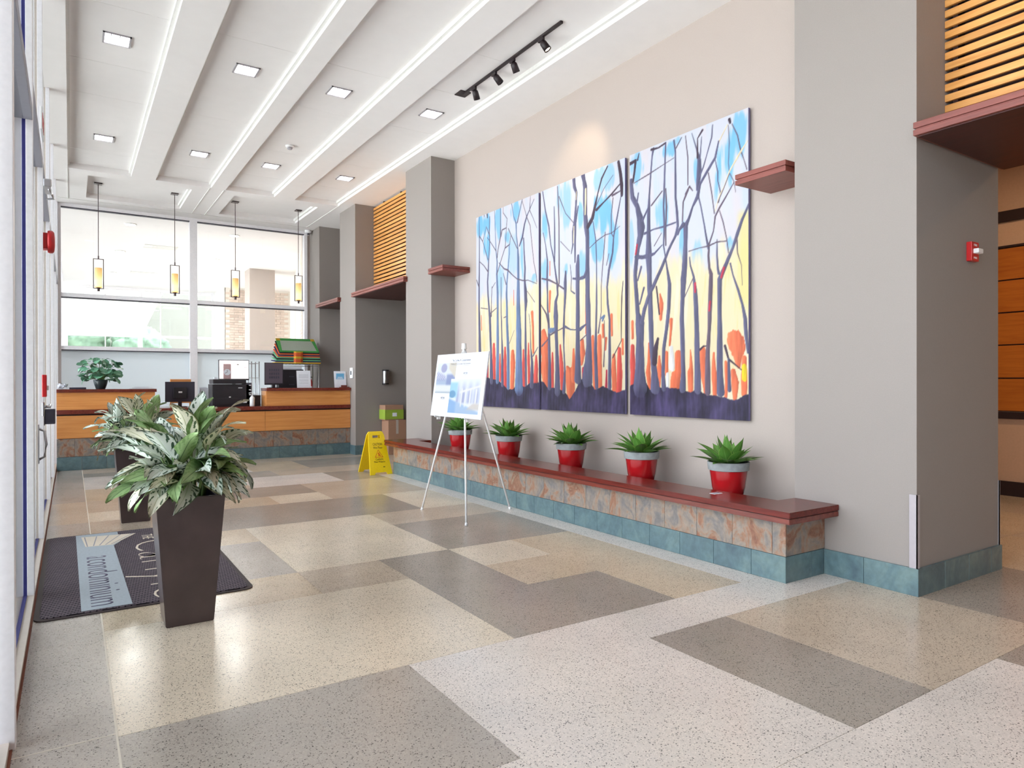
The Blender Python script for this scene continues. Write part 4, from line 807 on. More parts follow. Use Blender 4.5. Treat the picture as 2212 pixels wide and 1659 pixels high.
# agaves in red pots
leaf_mat('leaf_agave', S(150, 180, 90), S(92, 140, 60), S(128, 170, 90), S(78, 124, 54), rough=.45, amount=.3)
AV = [leaf_mesh('leaf', 'leaf_agave', .265, .112, a, .3, shape='agave', nl=9) for a in ((.1, .2), (.12, -.22), (.1, -.6))]
for i, (y, lab) in enumerate(((3.845, 'green agave in red and grey pot nearest the viewer, rightmost on the trough'), (4.896, 'green agave in red and grey pot, second from the right'), (6.013, 'green agave in red and grey pot, middle one of the five'), (7.305, 'green agave in red and grey pot just right of the easel board'), (8.596, 'green agave in red and grey pot behind the easel legs'))):
    x = 4.70; rs = random.Random(20+i); zb = .3855
    t = thing('potted_agave', lab, 'plant', (x, y, zb), 0, 'agaves in red pots')
    bm = bmesh.new(); lathe(bm, [(.13, 0), (.145, .006), (.148, .02), (.14, .02)], 28, (x, y, zb)); obj('saucer', bm, 'black_plastic', t, True)
    bm = bmesh.new(); lathe(bm, [(.098, .018), (.112, .024), (.136, .12), (.155, .262), (.155, .268)], 32, (x, y, zb)); obj('pot', bm, 'pot_red', t, True)
    bm = bmesh.new(); lathe(bm, [(.157, .264), (.168, .268), (.174, .325), (.174, .336), (.162, .336), (.158, .29)], 32, (x, y, zb)); smooth_angle(obj('rim', bm, 'pot_grey', t), 50)
    bm = bmesh.new(); lathe(bm, [(.157, .27), (.157, .308)], 24, (x, y, zb)); obj('soil', bm, 'soil', t)
    k_ = 0
    for ringn, el, ln, me, r0 in ((4, 1.36, .92, 0, .012), (6, 1.05, 1.0, 0, .03), (8, .72, 1.08, 1, .045), (9, .40, 1.14, 1, .055), (6, .20, 1.08, 1, .06)):
        for j in range(ringn):
            az = 2*PI*j/ringn+k_*.6+rs.uniform(-.12, .12)
            inst('leaf', AV[me], t, euler_leaf(Vector((r0*math.cos(az), r0*math.sin(az), .308)), az, el+rs.uniform(-.12, .12), rs.uniform(-.2, .2), ln*rs.uniform(.88, 1.1)*(1-.2*max(0, math.cos(az)))))
        k_ += 1

# small card on the bench
t = thing('business_card', 'small white and blue card lying on the bench top', 'card', (4.28, 3.64, ZT))
obj('card', B((4.24, 4.33, 3.60, 3.655, ZT, ZT+.002)), 'paper', t); obj('printed_band', B((4.245, 4.325, 3.615, 3.64, ZT+.002, ZT+.0026)), 'planter_liner', t)

# ------------------------------------------------------------------ easel and board
AP = Vector((3.487, 6.29, 1.811)); n_ = Vector((-.990, 0, .1405)); up = Vector((.1405, 0, .990)); lf = Vector((0, -1, 0))
t = thing('easel', 'white metal tripod easel standing before the bench', 'easel', (3.5, 6.29, 0))
for f in ((3.23, 6.79, 0), (3.23, 5.79, 0), (4.06, 6.285, 0)):
    F = Vector(f); dd = (AP-F).normalized(); bm = bmesh.new(); tube(bm, [F+dd*.02, AP-dd*.7, AP-Vector((0, 0, .03))], [.011, .011, .008], 10); lg = obj('leg', bm, 'white_plastic', t, True)
    bm = bmesh.new(); tube(bm, [F, F+dd*.03], [.016, .013], 10); fo = obj('rubber_foot', bm, 'white_plastic', None, True)
    fo.parent = lg; fo.matrix_basis = Matrix.Translation(-Vector((3.5, 6.29, 0))); 
bm = bmesh.new(); tube(bm, [AP-Vector((0, 0, .06)), AP], [.028, .024], 12); obj('apex_cap', bm, 'white_plastic', t)
for yy in (6.62, 5.96):
    p = Vector((3.352, yy, 1.03)); bm = bmesh.new(); bx(bm, -.02, .02, -.008, .004, -.03, .0); bx(bm, -.05, -.005, -.008, .004, -.006, .0); bx(bm, -.05, -.045, -.008, .004, -.006, .02)
    bm.transform(Matrix.Translation(p)); obj('support_hook', bm, 'white_plastic', t)
BO = Vector((3.346, 6.80, 1.035)); BW, BH = 1.10, .675
t = thing('display_board', 'white presentation board with before and after photographs on the easel', 'board', BO)
def on(u, v, d=0): return tuple(BO+lf*u+up*v+n_*d)
bm = bmesh.new(); prism(bm, [(0, 0), (BW, 0), (BW, BH), (0, BH)], on, -.008, .004); obj('panel', bm, 'board_white', t)
def photo1(U, V):
    u, v = U/.43, V/.33; c = np.zeros(U.shape+(3,)); c[:] = np.array((226, 230, 240))/255
    mix = lambda c, m, col: c*(1-m[..., None])+m[..., None]*np.array(col)/255; s = lambda x: np.clip(x*12+.5, 0, 1)
    c = mix(c, s(.46-v)*s(v-.26), (176, 190, 216)); c = mix(c, s(.62-v)*s(v-.26)*s(u-.55)*.9, (140, 152, 196))
    c = mix(c, s(u-.62)*s(v-.5+.8*(u-1)), (222, 212, 198)); c = mix(c, s(.2-((u-.36)/.16)**2*.2-((v-.83)/.15)**2*.2), (170, 170, 204))
    c = mix(c, s(.5-u)*s(v-.42)*s(.62-v-.3*u+.1)*(.5+.5*np.sin(u*60)*np.sin(v*50)), (150, 150, 196)); c = mix(c, s(.26-v)*s(v-.04), (232, 232, 234)); c = mix(c, s(.05-v), (176, 188, 202))
    return c*.80
def photo2(U, V):
    u, v = U/.64, V/.36; c = np.zeros(U.shape+(3,)); c[:] = np.array((236, 240, 250))/255
    mix = lambda c, m, col: c*(1-m[..., None])+m[..., None]*np.array(col)/255; s = lambda x: np.clip(x*14+.5, 0, 1)
    c = mix(c, s(v-.3)*s(u-.25)*np.clip((1.0-v)*2.2, 0, 1)*(.55+.3*np.sin(u*30)), (160, 164, 204)); c = mix(c, s(.26-u)*s(v-.45)*s(.9-v), (170, 214, 240))
    c = mix(c, s(.17-((u-.1)/.12)**2*.2-((v-.55)/.12)**2*.2), (120, 168, 206)); c = mix(c, s(.42-v-.36*u), (150, 186, 230)); c = mix(c, s(.42-v-.36*u)*s(u-.25)*.6, (196, 210, 232))
    for a, b in ((.42, .02), (.55, .02), (.7, .022), (.88, .026)): c = mix(c, s((b-np.abs(u-a))*3)*s(v-.2)*s(.72-v), (240, 238, 238))
    c = mix(c, s((.03-np.abs(v-.62-.3*(u-.4)))*2)*s(u-.35), (240, 236, 232)); c = mix(c, s(.3-v)*s(v-.12)*s(u-.5-(v))*.8, (214, 202, 194))
    return c*.80
vcol('photo_print', .4); plain('ink_board', S(96, 98, 112), .8)
painted('photograph', 60, 46, .43, .33, on(.04, .25, .0045), lf, up, photo1, 'photo_print', t)
painted('photograph', 84, 50, .64, .36, on(.39, .045, .0052), lf, up, photo2, 'photo_print', t)
for s_, u, v, ww, hh in (('The Carlyle, A Condominium', .36, .585, .40, .03), ('Parking Lot and Garage Improvements', .345, .555, .42, .016), ('AFTER', .64, .455, .085, .02), ('BEFORE', .20, .19, .09, .02)):
    obj('lettering', text_bm(s_, ww, hh, .0006, frame_m(on(u, v, .0046), lf, up)), 'ink_board', t)
    bm = bmesh.new(); prism(bm, [(u, v-.008), (u+ww, v-.008), (u+ww, v-.005), (u, v-.005)], on, .0042, .005); obj('underline', bm, 'ink_grey', t)

# ------------------------------------------------------------------ wet floor sign
t = thing('wet_floor_sign', 'yellow folding wet floor caution sign at the far end of the bench', 'sign', (3.955, 9.98, 0))
def sign_panel(y0, y1, zt):
    L = math.hypot(y1-y0, zt); vv = Vector((0, (y1-y0)/L, zt/L)); nn = Vector((1, 0, 0)).cross(vv)
    f = lambda u, v, d: tuple(Vector((3.955, y0, 0))+Vector((u, 0, 0))+vv*v+nn*d)
    hw = lambda v: .178-(.178-.124)*v/L
    bm = bmesh.new()
    def q(a, b, c, d): prism(bm, [a, b, c, d], f, -.009, .009)
    e = .035; h0, h1 = L-.105, L-.055
    for s in (-1, 1): q((s*hw(0), 0), (s*.105, 0), (s*.085, e), (s*hw(e), e)); q((s*hw(h0), h0), (s*.066, h0), (s*.060, h1), (s*hw(h1), h1))
    q((-hw(e), e), (hw(e), e), (hw(h0), h0), (-hw(h0), h0)); q((-hw(h1), h1), (hw(h1), h1), (.105, L), (-.105, L))
    return bm, f, vv, L
bm, f, vv, L = sign_panel(9.73, 9.965, .635); obj('front_panel', bm, 'yellow_plastic', t)
b2, f2, _, _ = sign_panel(10.23, 9.995, .635); obj('rear_panel', b2, 'yellow_plastic', t)
bm = bmesh.new(); tube(bm, [(3.955-.1, 9.98, .632), (3.955+.1, 9.98, .632)], .010, 8); obj('hinge', bm, 'yellow_plastic', t)
fr = lambda u, v: frame_m(f(u, v, .0092), (1, 0, 0), vv)
for s_, u, v, ww, hh, m in (('CAUTION', -.075, .455, .15, .042, 'ink'), ('Wet Floor', -.075, .405, .15, .036, 'ink'), ('Cuidado', -.062, .225, .125, .032, 'ink'), ('Piso Mojado', -.088, .18, .175, .032, 'ink')):
    obj('lettering', text_bm(s_, ww, hh, .001, fr(u, v)), m, t)
bm = bmesh.new(); prism(bm, [(-.066, .268), (.066, .268), (0, .392)], f, .0092, .0102); obj('warning_triangle', bm, 'ink_red', t)
bm = bmesh.new(); prism(bm, [(-.055, .275), (.055, .275), (0, .378)], f, .0102, .0108); obj('triangle_field', bm, 'yellow_plastic', t)
bm = bmesh.new()
for q in ([(-.004, .345), (.008, .345), (.008, .333), (-.004, .333)], [(-.018, .33), (.002, .334), (.016, .305), (.004, .298)], [(.004, .31), (.026, .296), (.030, .282), (.0, .296)], [(-.02, .30), (-.012, .305), (.004, .292), (-.004, .286)]): prism(bm, q, f, .0108, .0114)
obj('slipping_figure', bm, 'ink_red', t)
obj('maker_mark', B((4.0, 4.03, 9.76, 9.765, .105, .117)), 'ink', t)

# ------------------------------------------------------------------ floor mat
def rrect(x0, x1, y0, y1, r, n=6):
    return [(cx+r*math.cos(a0+i*PI/2/n), cy+r*math.sin(a0+i*PI/2/n)) for cx, cy, a0 in ((x1-r, y1-r, 0), (x0+r, y1-r, PI/2), (x0+r, y0+r, PI), (x1-r, y0+r, 1.5*PI)) for i in range(n+1)]
plain('mat_rubber', S(52, 40, 42), .6); plain('mat_band', S(172, 182, 190), .9, noise=.06, nscale=60); plain('mat_cream', S(226, 214, 196), .9)
m, tt_, b = nt('mat_weave'); v = coords(tt_, (1, 1, 1)); MAT['mat_weave'] = m
wv = N(tt_, 'ShaderNodeTexBrick', i_Scale=15.0, i_Mortar_Size=.07); wv.inputs['Color1'].default_value = S(120, 106, 114); wv.inputs['Color2'].default_value = S(102, 90, 100); wv.inputs['Mortar'].default_value = S(34, 26, 36); wv.inputs['Brick Width'].default_value = .5; wv.inputs['Row Height'].default_value = .32
mp = [n for n in tt_.nodes if n.type == 'MAPPING'][0]; mp.inputs['Rotation'].default_value = (0, 0, .12)
link(tt_, v, wv.inputs['Vector']); link(tt_, wv.outputs[0], b.inputs['Base Color']); b.inputs['Roughness'].default_value = .9; bump(tt_, b, wv.outputs['Fac'], -.004, .8)
MX0, MX1, MY0, MY1 = -.188, 1.045, 4.82, 7.36
t = thing('floor_mat', 'dark woven entrance mat with pale blue band by the left doors', 'mat', (.43, 6.09, 0))
bm = bmesh.new(); prism(bm, rrect(MX0, MX1, MY0, MY1, .07), lambda u, v, d: (u, v, d), .0005, .007); obj('rubber_edge', bm, 'mat_rubber', t)
bm = bmesh.new(); prism(bm, rrect(MX0+.03, MX1-.03, MY0+.03, MY1-.03, .06), lambda u, v, d: (u, v, d), .007, .013); obj('woven_pile', bm, 'mat_weave', t)
zm = .0131
def flat(poly, m, z0=zm, z1=zm+.001, nm='band'):
    bm = bmesh.new(); prism(bm, poly, lambda u, v, d: (u, v, d), z0, z1); return obj(nm, bm, m, t)
flat([(.05, 4.875), (.322, 4.875), (.305, 6.72), (.36, 6.85), (.36, 7.31), (.035, 7.31)], 'mat_band')
flat([(.075, 7.21), (.50, 7.14), (.30, 6.75), (.102, 6.77)], 'mat_cream', zm+.001, zm+.0018, 'roof_emblem')
for k_ in range(5):
    a = k_/4; p0 = (.10+a*.37, 7.19-a*.045); p1 = (.115+a*.175, 6.775)
    flat([(p0[0]-.004, p0[1]), (p0[0]+.004, p0[1]), (p1[0]+.004, p1[1]), (p1[0]-.004, p1[1])], 'ink_grey', zm+.0018, zm+.0024, 'emblem_rib')
fl_ = lambda x, y: frame_m((x, y, zm+.001), (0, -1, 0), (1, 0, 0))
obj('lettering', text_bm('a', .075, .135, .0008, fl_(.10, 6.36), thin=-.012), 'planter_liner', t); obj('lettering', text_bm('condominium', 1.31, .185, .0008, fl_(.10, 6.25), thin=-.012), 'planter_liner', t)
obj('lettering', text_bm('Carlyle', 1.82, .50, .0008, fl_(.325, 6.74), thin=-.03), 'mat_cream', t)
obj('lettering', text_bm('THE', .20, .085, .0008, fl_(.535, 7.03)), 'mat_cream', t)
LOBBY = 26
# ------------------------------------------------------------------ reception counter
t = thing('reception_counter', 'maple and stone reception counter with raised ends across the far end of the room', 'counter', (2.2, 13.2, 0))
obj('core', B((-.17, 4.6, 12.985, 13.75, 0, .9)), 'cardboard', t)
base_tiles(t, -.19, 4.62, 12.975, 0, 'y', h=.215, start=.15); base_tiles(t, -.19, 4.62, 12.985, 0, 'y', h=.29, th=.014, mat='slate_multi', z0=.218, nm='stone_tile', start=.05)
for x0, x1 in ((-.19, 1.4), (1.4, 3.0), (3.0, 4.62)): obj('front_panel', B((x0+.002, x1-.002, 12.945, 12.985, .515, .875), bev=.002), 'wood_maple', t)
obj('worktop', B((-.19, 4.62, 12.93, 13.8, .90, .968), bev=.004), 'wood_mahogany_edge', t); obj('shadow_reveal', B((-.19, 4.62, 12.965, 13.7, .875, .90)), 'dark_void', t)
for x0, x1 in ((-.19, 1.2), (3.02, 4.62)):
    obj('front_panel', B((x0, x1, 12.955, 12.99, .968, 1.246), bev=.002), 'wood_maple', t); obj('return_panel', B((x1-.03 if x0 < 0 else x0, x1 if x0 < 0 else x0+.03, 12.99, 13.35, .968, 1.246)), 'wood_maple', t)
    obj('transaction_top', B((x0-.0, x1+(.02 if x0 < 0 else 0), 12.90, 13.38, 1.247, 1.30), bev=.004), 'wood_mahogany_edge', t)
ZU, ZL = 1.3, .968

# things on the raised left end
t = thing('artificial_flowers', 'small heap of white blossoms at the left end of the counter', 'flowers', (-.1, 13.1, ZU)); rs = random.Random(4)
obj('dish', B((-.17, -.04, 13.04, 13.16, ZU, ZU+.01), bev=.004), 'white_plastic', t)
pm = mesh_of('blossom', (lambda b: (lathe(b, [(.004, 0), (.02, .012), (.026, .022), (.016, .018), (.004, .012)], 7), b)[1])(bmesh.new()), 'paper')
for i in range(26): inst('blossom', pm, t, Matrix.Translation((rs.uniform(-.06, .06), rs.uniform(-.05, .05), .01+rs.uniform(0, .055))) @ Matrix.Rotation(rs.uniform(-.8, .8), 4, 'X') @ Matrix.Rotation(rs.uniform(-.8, .8), 4, 'Y'))
t = thing('paper_tray', 'flat dark tray with white sheet beside the blossoms', 'tray', (.095, 13.1, ZU))
obj('tray', B((-.02, .21, 12.98, 13.25, ZU, ZU+.03), bev=.004), 'charcoal_plastic', t); obj('sheet', B((-.01, .2, 12.99, 13.24, ZU+.03, ZU+.036)), 'paper', t)
t = thing('paper_stack', 'low stack of white papers on the raised left counter', 'papers', (1.0, 13.1, ZU))
for k, (a, b) in enumerate(((.83, 1.13), (.86, 1.17), (.90, 1.12))): obj('sheet', B((a, b, 13.0+.01*k, 13.2+.01*k, ZU+.012*k, ZU+.012*k+.009)), 'paper', t)
# potted round-leaf plant
plain('pot_dark', S(44, 54, 56), .3)
leaf_mat('leaf_round', S(96, 150, 122), S(96, 146, 116), S(130, 176, 150), S(84, 134, 104), amount=.3)
x, y = .415, 13.1; t = thing('potted_round_leaf_plant', 'bushy green round-leaved plant in dark pot on the left counter', 'plant', (x, y, ZU)); rs = random.Random(9)
bm = bmesh.new(); lathe(bm, [(.065, 0), (.07, .01), (.095, .09), (.105, .15), (.10, .155), (.09, .13)], 24, (x, y, ZU)); obj('pot', bm, 'pot_dark', t, True)
bm = bmesh.new(); lathe(bm, [(.088, .12), (.088, .135)], 20, (x, y, ZU)); obj('soil', bm, 'soil', t)
RL = [leaf_mesh('leaf', 'leaf_round', .11, .11, a, .12, 6, 'round') for a in ((.1, -.3), (.3, -.5))]
for k in range(110):
    az = k*2.399; e = math.asin(1-1.6*(k+.5)/110); r = (.20 if k % 4 else .10)+.05*rs.random()
    p = Vector((math.cos(az)*math.cos(e)*r*1.1, math.sin(az)*math.cos(e)*r*.9, .295+math.sin(e)*r*1.02))
    inst('leaf', RL[k % 2], t, euler_leaf(p, az+rs.uniform(-.5, .5), rs.uniform(-1.1, .2), rs.uniform(-.6, .6), rs.uniform(.75, 1.15)))
    if k % 3 == 0:
        bm = bmesh.new(); tube(bm, [(x, y, ZU+.13), (x+p.x*.5, y+p.y*.5, ZU+.13+(p.z-.13)*.7), (x+p.x, y+p.y, ZU+p.z)], .003, 5); obj('stem', bm, 'leaf_stem', t)
# middle work area
def monitor(name, label, x0, x1, y, z0, z1, back=False, standh=.1, zbase=ZL, tex='black_plastic', rot=0):
    xc = (x0+x1)/2; t = thing(name, label, 'monitor', (xc, y, zbase), rot); Wd = (x1-x0)/2; s = -1 if back else 1
    b0, b1 = z0-zbase, z1-zbase
    obj('housing', B((-Wd, Wd, -.012, .022, b0, b1), bev=.004), 'charcoal_plastic' if back else 'black_plastic', t, local=True)
    if not back: obj('screen', B((-Wd+.012, Wd-.012, -.0135, -.0115, b0+.03, b1-.012)), tex, t, local=True)
    else: obj('rear_cover', B((-Wd*.45, Wd*.45, -.045, -.01, b0+.06, b1-.1), bev=.006), 'black_plastic', t, local=True); obj('maker_badge', B((-.03, .03, -.047, -.045, b0+.16, b0+.19)), 'white_plastic', t, local=True)
    obj('stand', B((-.03, .03, 0, .03, .0, b0+.08)), 'black_plastic', t, local=True); obj('foot', B((-.11, .11, -.07, .1, 0, .012), bev=.004), 'black_plastic', t, local=True)
    return t
monitor('computer_monitor', 'computer monitor seen from behind in the counter gap', 1.40, 1.88, 13.42, 1.06, 1.42, True)
glow('screen_glow', (1, .90, .93, 1), .9); glow('screen_dim', (.30, .22, .32, 1), .08, (.05, .04, .05, 1)); plain('desk_laminate', S(190, 178, 168), .5)
t = thing('desk', 'plain back desk mostly hidden behind the counter', 'desk', (2.85, 14.3, 0))
obj('desktop', B((2.1, 3.6, 13.95, 14.62, .94, .968), bev=.003), 'desk_laminate', t)
for xx in (2.12, 3.54): obj('leg', B((xx, xx+.04, 14.0, 14.58, 0, .94)), 'desk_laminate', t)
t = monitor('computer_screen', 'lit computer screen behind the black printer', 2.415, 2.98, 14.2, 1.45, 1.85, False, tex='screen_glow')
for a, b, c, d_ in ((-.25, -.15, .855, .86), (.18, .26, .848, .853), (-.25, -.18, .735, .74), (.18, .26, .735, .74), (.05, .09, .785, .80)): obj('screen_text', B((a, b, -.0145, -.0136, c, d_)), 'ink', t, local=True)
t = thing('clock_card', 'small printed card with a clock face standing on the printer', 'card', (2.4375, 13.45, 1.466))
obj('card', B((2.371, 2.504, 13.45, 13.454, 1.47, 1.75)), 'card_mauve' if 'card_mauve' in MAT else plain('card_mauve', S(206, 172, 172), .8), t)
bm = bmesh.new(); lathe(bm, [(.058, 0), (.058, .003)], 24); bm.transform(Matrix.Translation((2.4375, 13.449, 1.597)) @ Matrix.Rotation(PI/2, 4, 'X')); obj('clock_face', bm, 'paper', t)
obj('hand', B((2.4345, 2.4405, 13.444, 13.4455, 1.597, 1.64)), 'ink', t); bm = B((-.045, 0, 0, .0015, -.003, .003)); bm.transform(Matrix.Translation((2.4375, 13.444, 1.597)) @ Matrix.Rotation(-.5, 4, 'Y')); obj('hand', bm, 'ink', t)
obj('foot', B((2.39, 2.48, 13.43, 13.49, 1.466, 1.474)), 'black_plastic', t)
t = thing('printer', 'black office printer standing on the low counter', 'printer', (2.48, 13.4, ZL))
obj('body', B((2.14, 2.80, 13.2, 13.65, ZL, 1.375), bev=.008), 'black_plastic', t); obj('scanner_lid', B((2.15, 2.72, 13.19, 13.6, 1.38, 1.465), bev=.008), 'black_plastic', t)
obj('stepped_side', B((2.72, 2.815, 13.2, 13.6, 1.0, 1.40), bev=.004), 'charcoal_plastic', t)
for z in (1.09, 1.17, 1.26, 1.345): obj('tray_tab', B((2.77, 2.805, 13.185, 13.2, z, z+.018)), 'white_plastic', t)
obj('paper_drawer', B((2.17, 2.70, 13.185, 13.2, 1.0, 1.12), bev=.003), 'black_plastic', t); obj('maker_badge', B((2.58, 2.65, 13.186, 13.191, 1.30, 1.312)), 'white_plastic', t); obj('button', B((2.42, 2.45, 13.18, 13.19, 1.13, 1.15)), 'white_plastic', t)
obj('label_plate', B((2.66, 2.73, 13.18, 13.186, 1.03, 1.06)), 'paper', t)
obj('cup_paper', B((2.19, 2.25, 13.3, 13.36, 1.465, 1.50)), 'paper', t)
t = thing('paper_rack', 'white papers standing in a holder left of the printer', 'papers', (2.06, 13.55, ZL))
obj('holder', B((1.97, 2.13, 13.5, 13.64, ZL, ZL+.05)), 'black_plastic', t)
for k in range(3): obj('sheet', B((1.975, 2.125-.01*k, 13.52+.03*k, 13.526+.03*k, ZL+.02, 1.30+.01*k)), 'paper', t)
t = thing('sanitizer_bottle', 'white pump sanitizer bottle on the low counter', 'bottle', (2.795, 13.05, ZL))
bm = bmesh.new(); lathe(bm, [(.040, 0), (.044, .01), (.044, .15), (.036, .17), (.016, .185), (.016, .2)], 20, (2.795, 13.05, ZL)); obj('bottle', bm, 'white_plastic', t, True)
bm = bmesh.new(); tube(bm, [(2.795, 13.05, ZL+.2), (2.795, 13.05, ZL+.245), (2.775, 13.05, ZL+.25), (2.735, 13.05, ZL+.243)], .006); obj('pump', bm, 'white_plastic', t, True)
solo('black_file_box', B((2.90, 3.0, 13.30, 13.72, ZL, 1.165), bev=.004), 'black_plastic', 'black box behind the sanitizer bottle', 'box', (2.95, 13.5, ZL))
t = thing('wire_shelf', 'narrow chrome wire shelf rising behind the low counter', 'shelf', (3.12, 14.75, 0))
for xx in (3.14, 3.29):
    for yy in (14.72, 15.05): bm = bmesh.new(); tube(bm, [(xx, yy, 0), (xx, yy, 1.84)], .012, 8); obj('post', bm, 'chrome', t, True)
for z in (1.16, 1.5, 1.80):
    for k in range(6): bm = bmesh.new(); yy = 14.72+k*.066; tube(bm, [(3.14, yy, z), (3.29, yy, z)], .004, 6); obj('shelf_wire', bm, 'chrome', t)
# things on the raised right end
t = monitor('point_of_sale_screen', 'dark monitor on the raised right end of the counter', 3.06, 3.40, 13.25, 1.36, 1.78, False, zbase=ZU, tex='screen_dim')
for k in range(5):
    for j in range(3): obj('screen_key', B((-.09+k*.04, -.065+k*.04, -.015, -.0136, .18+j*.07, .22+j*.07)), 'charcoal_plastic', t, local=True)
def sheet_stand(name, label, cat, x0, x1, y, h, lines, fn=None):
    t = thing(name, label, cat, ((x0+x1)/2, y, ZU)); lean = .05
    bm = bmesh.new(); prism(bm, [(y, ZU+.004), (y+.004, ZU), (y+.004+lean, ZU+h), (y+lean, ZU+h)], lambda u, v, d: (d, u, v), x0, x1); obj('sheet', bm, 'paper', t)
    bm = bmesh.new(); prism(bm, [(y+lean*.7, ZU+h*.7), (y+lean*.7+.004, ZU+h*.7), (y+.13, ZU+.0), (y+.12, ZU+.0)], lambda u, v, d: (d, u, v), (x0+x1)/2-.04, (x0+x1)/2+.04); obj('prop', bm, 'paper', t)
    for a, b, v0, v1, m in lines:
        yy = y+lean*((v0+v1)/2)/h-.0005; bm = B((x0+a, x0+b, yy-.0012, yy+.0008, ZU+v0, ZU+v1)); obj('printing', bm, m, t)
    return t
sheet_stand('notice_sheet', 'white printed notice leaning on the right counter', 'notice', 3.62, 3.885, 13.08, .33, [(.04, .22, z, z+.004, 'ink_grey') for z in (.09, .13, .15, .19, .21, .23, .25)])
plain('poster_blue', S(110, 180, 222), .6); plain('poster_orange', S(240, 160, 90), .6)
t = sheet_stand('framed_flyer', 'white framed flyer with blue print on the right counter', 'flyer', 4.36, 4.60, 13.12, .325, [(.04, .20, .07, .28, 'poster_blue')])
for a, b, z in ((.07, .17, .20), (.06, .18, .175), (.08, .16, .13)): yy = 13.12+.05*z/.325-.003; obj('printing', B((4.36+a, 4.36+b, yy-.003, yy, ZU+z, ZU+z+.012)), 'paper', t)
yy = 13.12+.05*.26/.325-.003; obj('printing', B((4.36+.14, 4.36+.19, yy-.003, yy, ZU+.24, ZU+.272)), 'poster_orange', t)
t = thing('card_holder', 'dark card holder in front of the framed flyer', 'tray', (4.52, 13.0, ZU)); obj('base', B((4.43, 4.60, 12.95, 13.05, ZU, ZU+.015), bev=.003), 'wood_ledge', t); obj('back_rest', B((4.46, 4.58, 13.02, 13.035, ZU+.015, ZU+.05), bev=.003), 'wood_ledge', t)
t = thing('wall_reader', 'white card reader on the column above the flyer', 'card reader', (4.625, 12.85, 1.48)); obj('case', B((4.60, 4.624, 12.78, 12.93, 1.485, 1.69), bev=.006), 'white_plastic', t); obj('display', B((4.597, 4.601, 12.83, 12.88, 1.55, 1.63)), 'black_plastic', t)
# shelving unit with bags
t = thing('shelving_unit', 'chrome wire shelving unit in front of the far window right side', 'shelf', (4.05, 14.85, 0))
for xx in (3.62, 4.52):
    for yy in (14.66, 15.1): bm = bmesh.new(); tube(bm, [(xx, yy, 0), (xx, yy, 1.8)], .013, 8); obj('post', bm, 'chrome', t, True)
for z in (.4, 1.05, 1.80):
    for yy in (14.66, 15.1):
        bm = bmesh.new(); tube(bm, [(3.62, yy, z), (4.52, yy, z)], .006, 6); tube(bm, [(3.62, yy, z-.04), (4.52, yy, z-.04)], .004, 6); obj('rail', bm, 'chrome', t)
    for k in range(12): bm = bmesh.new(); xx = 3.66+k*.075; tube(bm, [(xx, 14.66, z), (xx, 15.1, z)], .003, 6); obj('shelf_wire', bm, 'chrome', t)
t = thing('drawer_printer', 'black boxy machine on the wire shelving unit', 'printer', (3.92, 14.9, 1.055)); obj('body', B((3.68, 4.2, 14.68, 15.06, 1.056, 1.68), bev=.008), 'black_plastic', t); obj('top_tray', B((3.7, 4.17, 14.7, 15.0, 1.68, 1.735), bev=.004), 'paper', t)
for z in (1.35, 1.52): obj('drawer_pull', B((3.9, 4.0, 14.665, 14.68, z, z+.02)), 'charcoal_plastic', t)
t = thing('fire_extinguisher', 'red bottle shaped extinguisher on the wire shelves', 'extinguisher', (4.37, 14.8, 1.054)); bm = bmesh.new(); lathe(bm, [(.05, 0), (.055, .01), (.055, .36), (.04, .41), (.018, .43), (.018, .46)], 18, (4.37, 14.8, 1.054)); obj('cylinder', bm, 'red_plastic', t, True); obj('valve', B((4.33, 4.42, 14.785, 14.815, 1.51, 1.53), bev=.003), 'black_plastic', t); obj('label_plate', B((4.345, 4.395, 14.742, 14.75, 1.22, 1.32)), 'paper', t)
BC = [('bag_green', S(66, 150, 70)), ('bag_orange', S(232, 110, 60)), ('bag_yellow', S(232, 190, 60)), ('bag_navy', S(40, 52, 96)), ('bag_white', S(214, 220, 206)), ('bag_dark', S(38, 44, 46)), ('bag_mint', S(120, 196, 150))]
for n_m, c in BC: plain(n_m, c, .75)
stack = ['bag_yellow', 'bag_navy', 'bag_mint', 'bag_dark', 'bag_mint', 'bag_orange', 'bag_navy', 'bag_orange', 'bag_dark', 'bag_green']
names = {'bag_yellow': 'yellow', 'bag_navy': 'navy blue', 'bag_mint': 'mint green', 'bag_dark': 'dark green-black', 'bag_orange': 'orange', 'bag_green': 'bright green'}
pos = ['lowest', 'second from the bottom', 'third from the bottom', 'fourth from the bottom', 'fifth from the bottom', 'fifth from the top', 'fourth from the top', 'third from the top', 'second from the top', 'topmost']
zz = 1.81
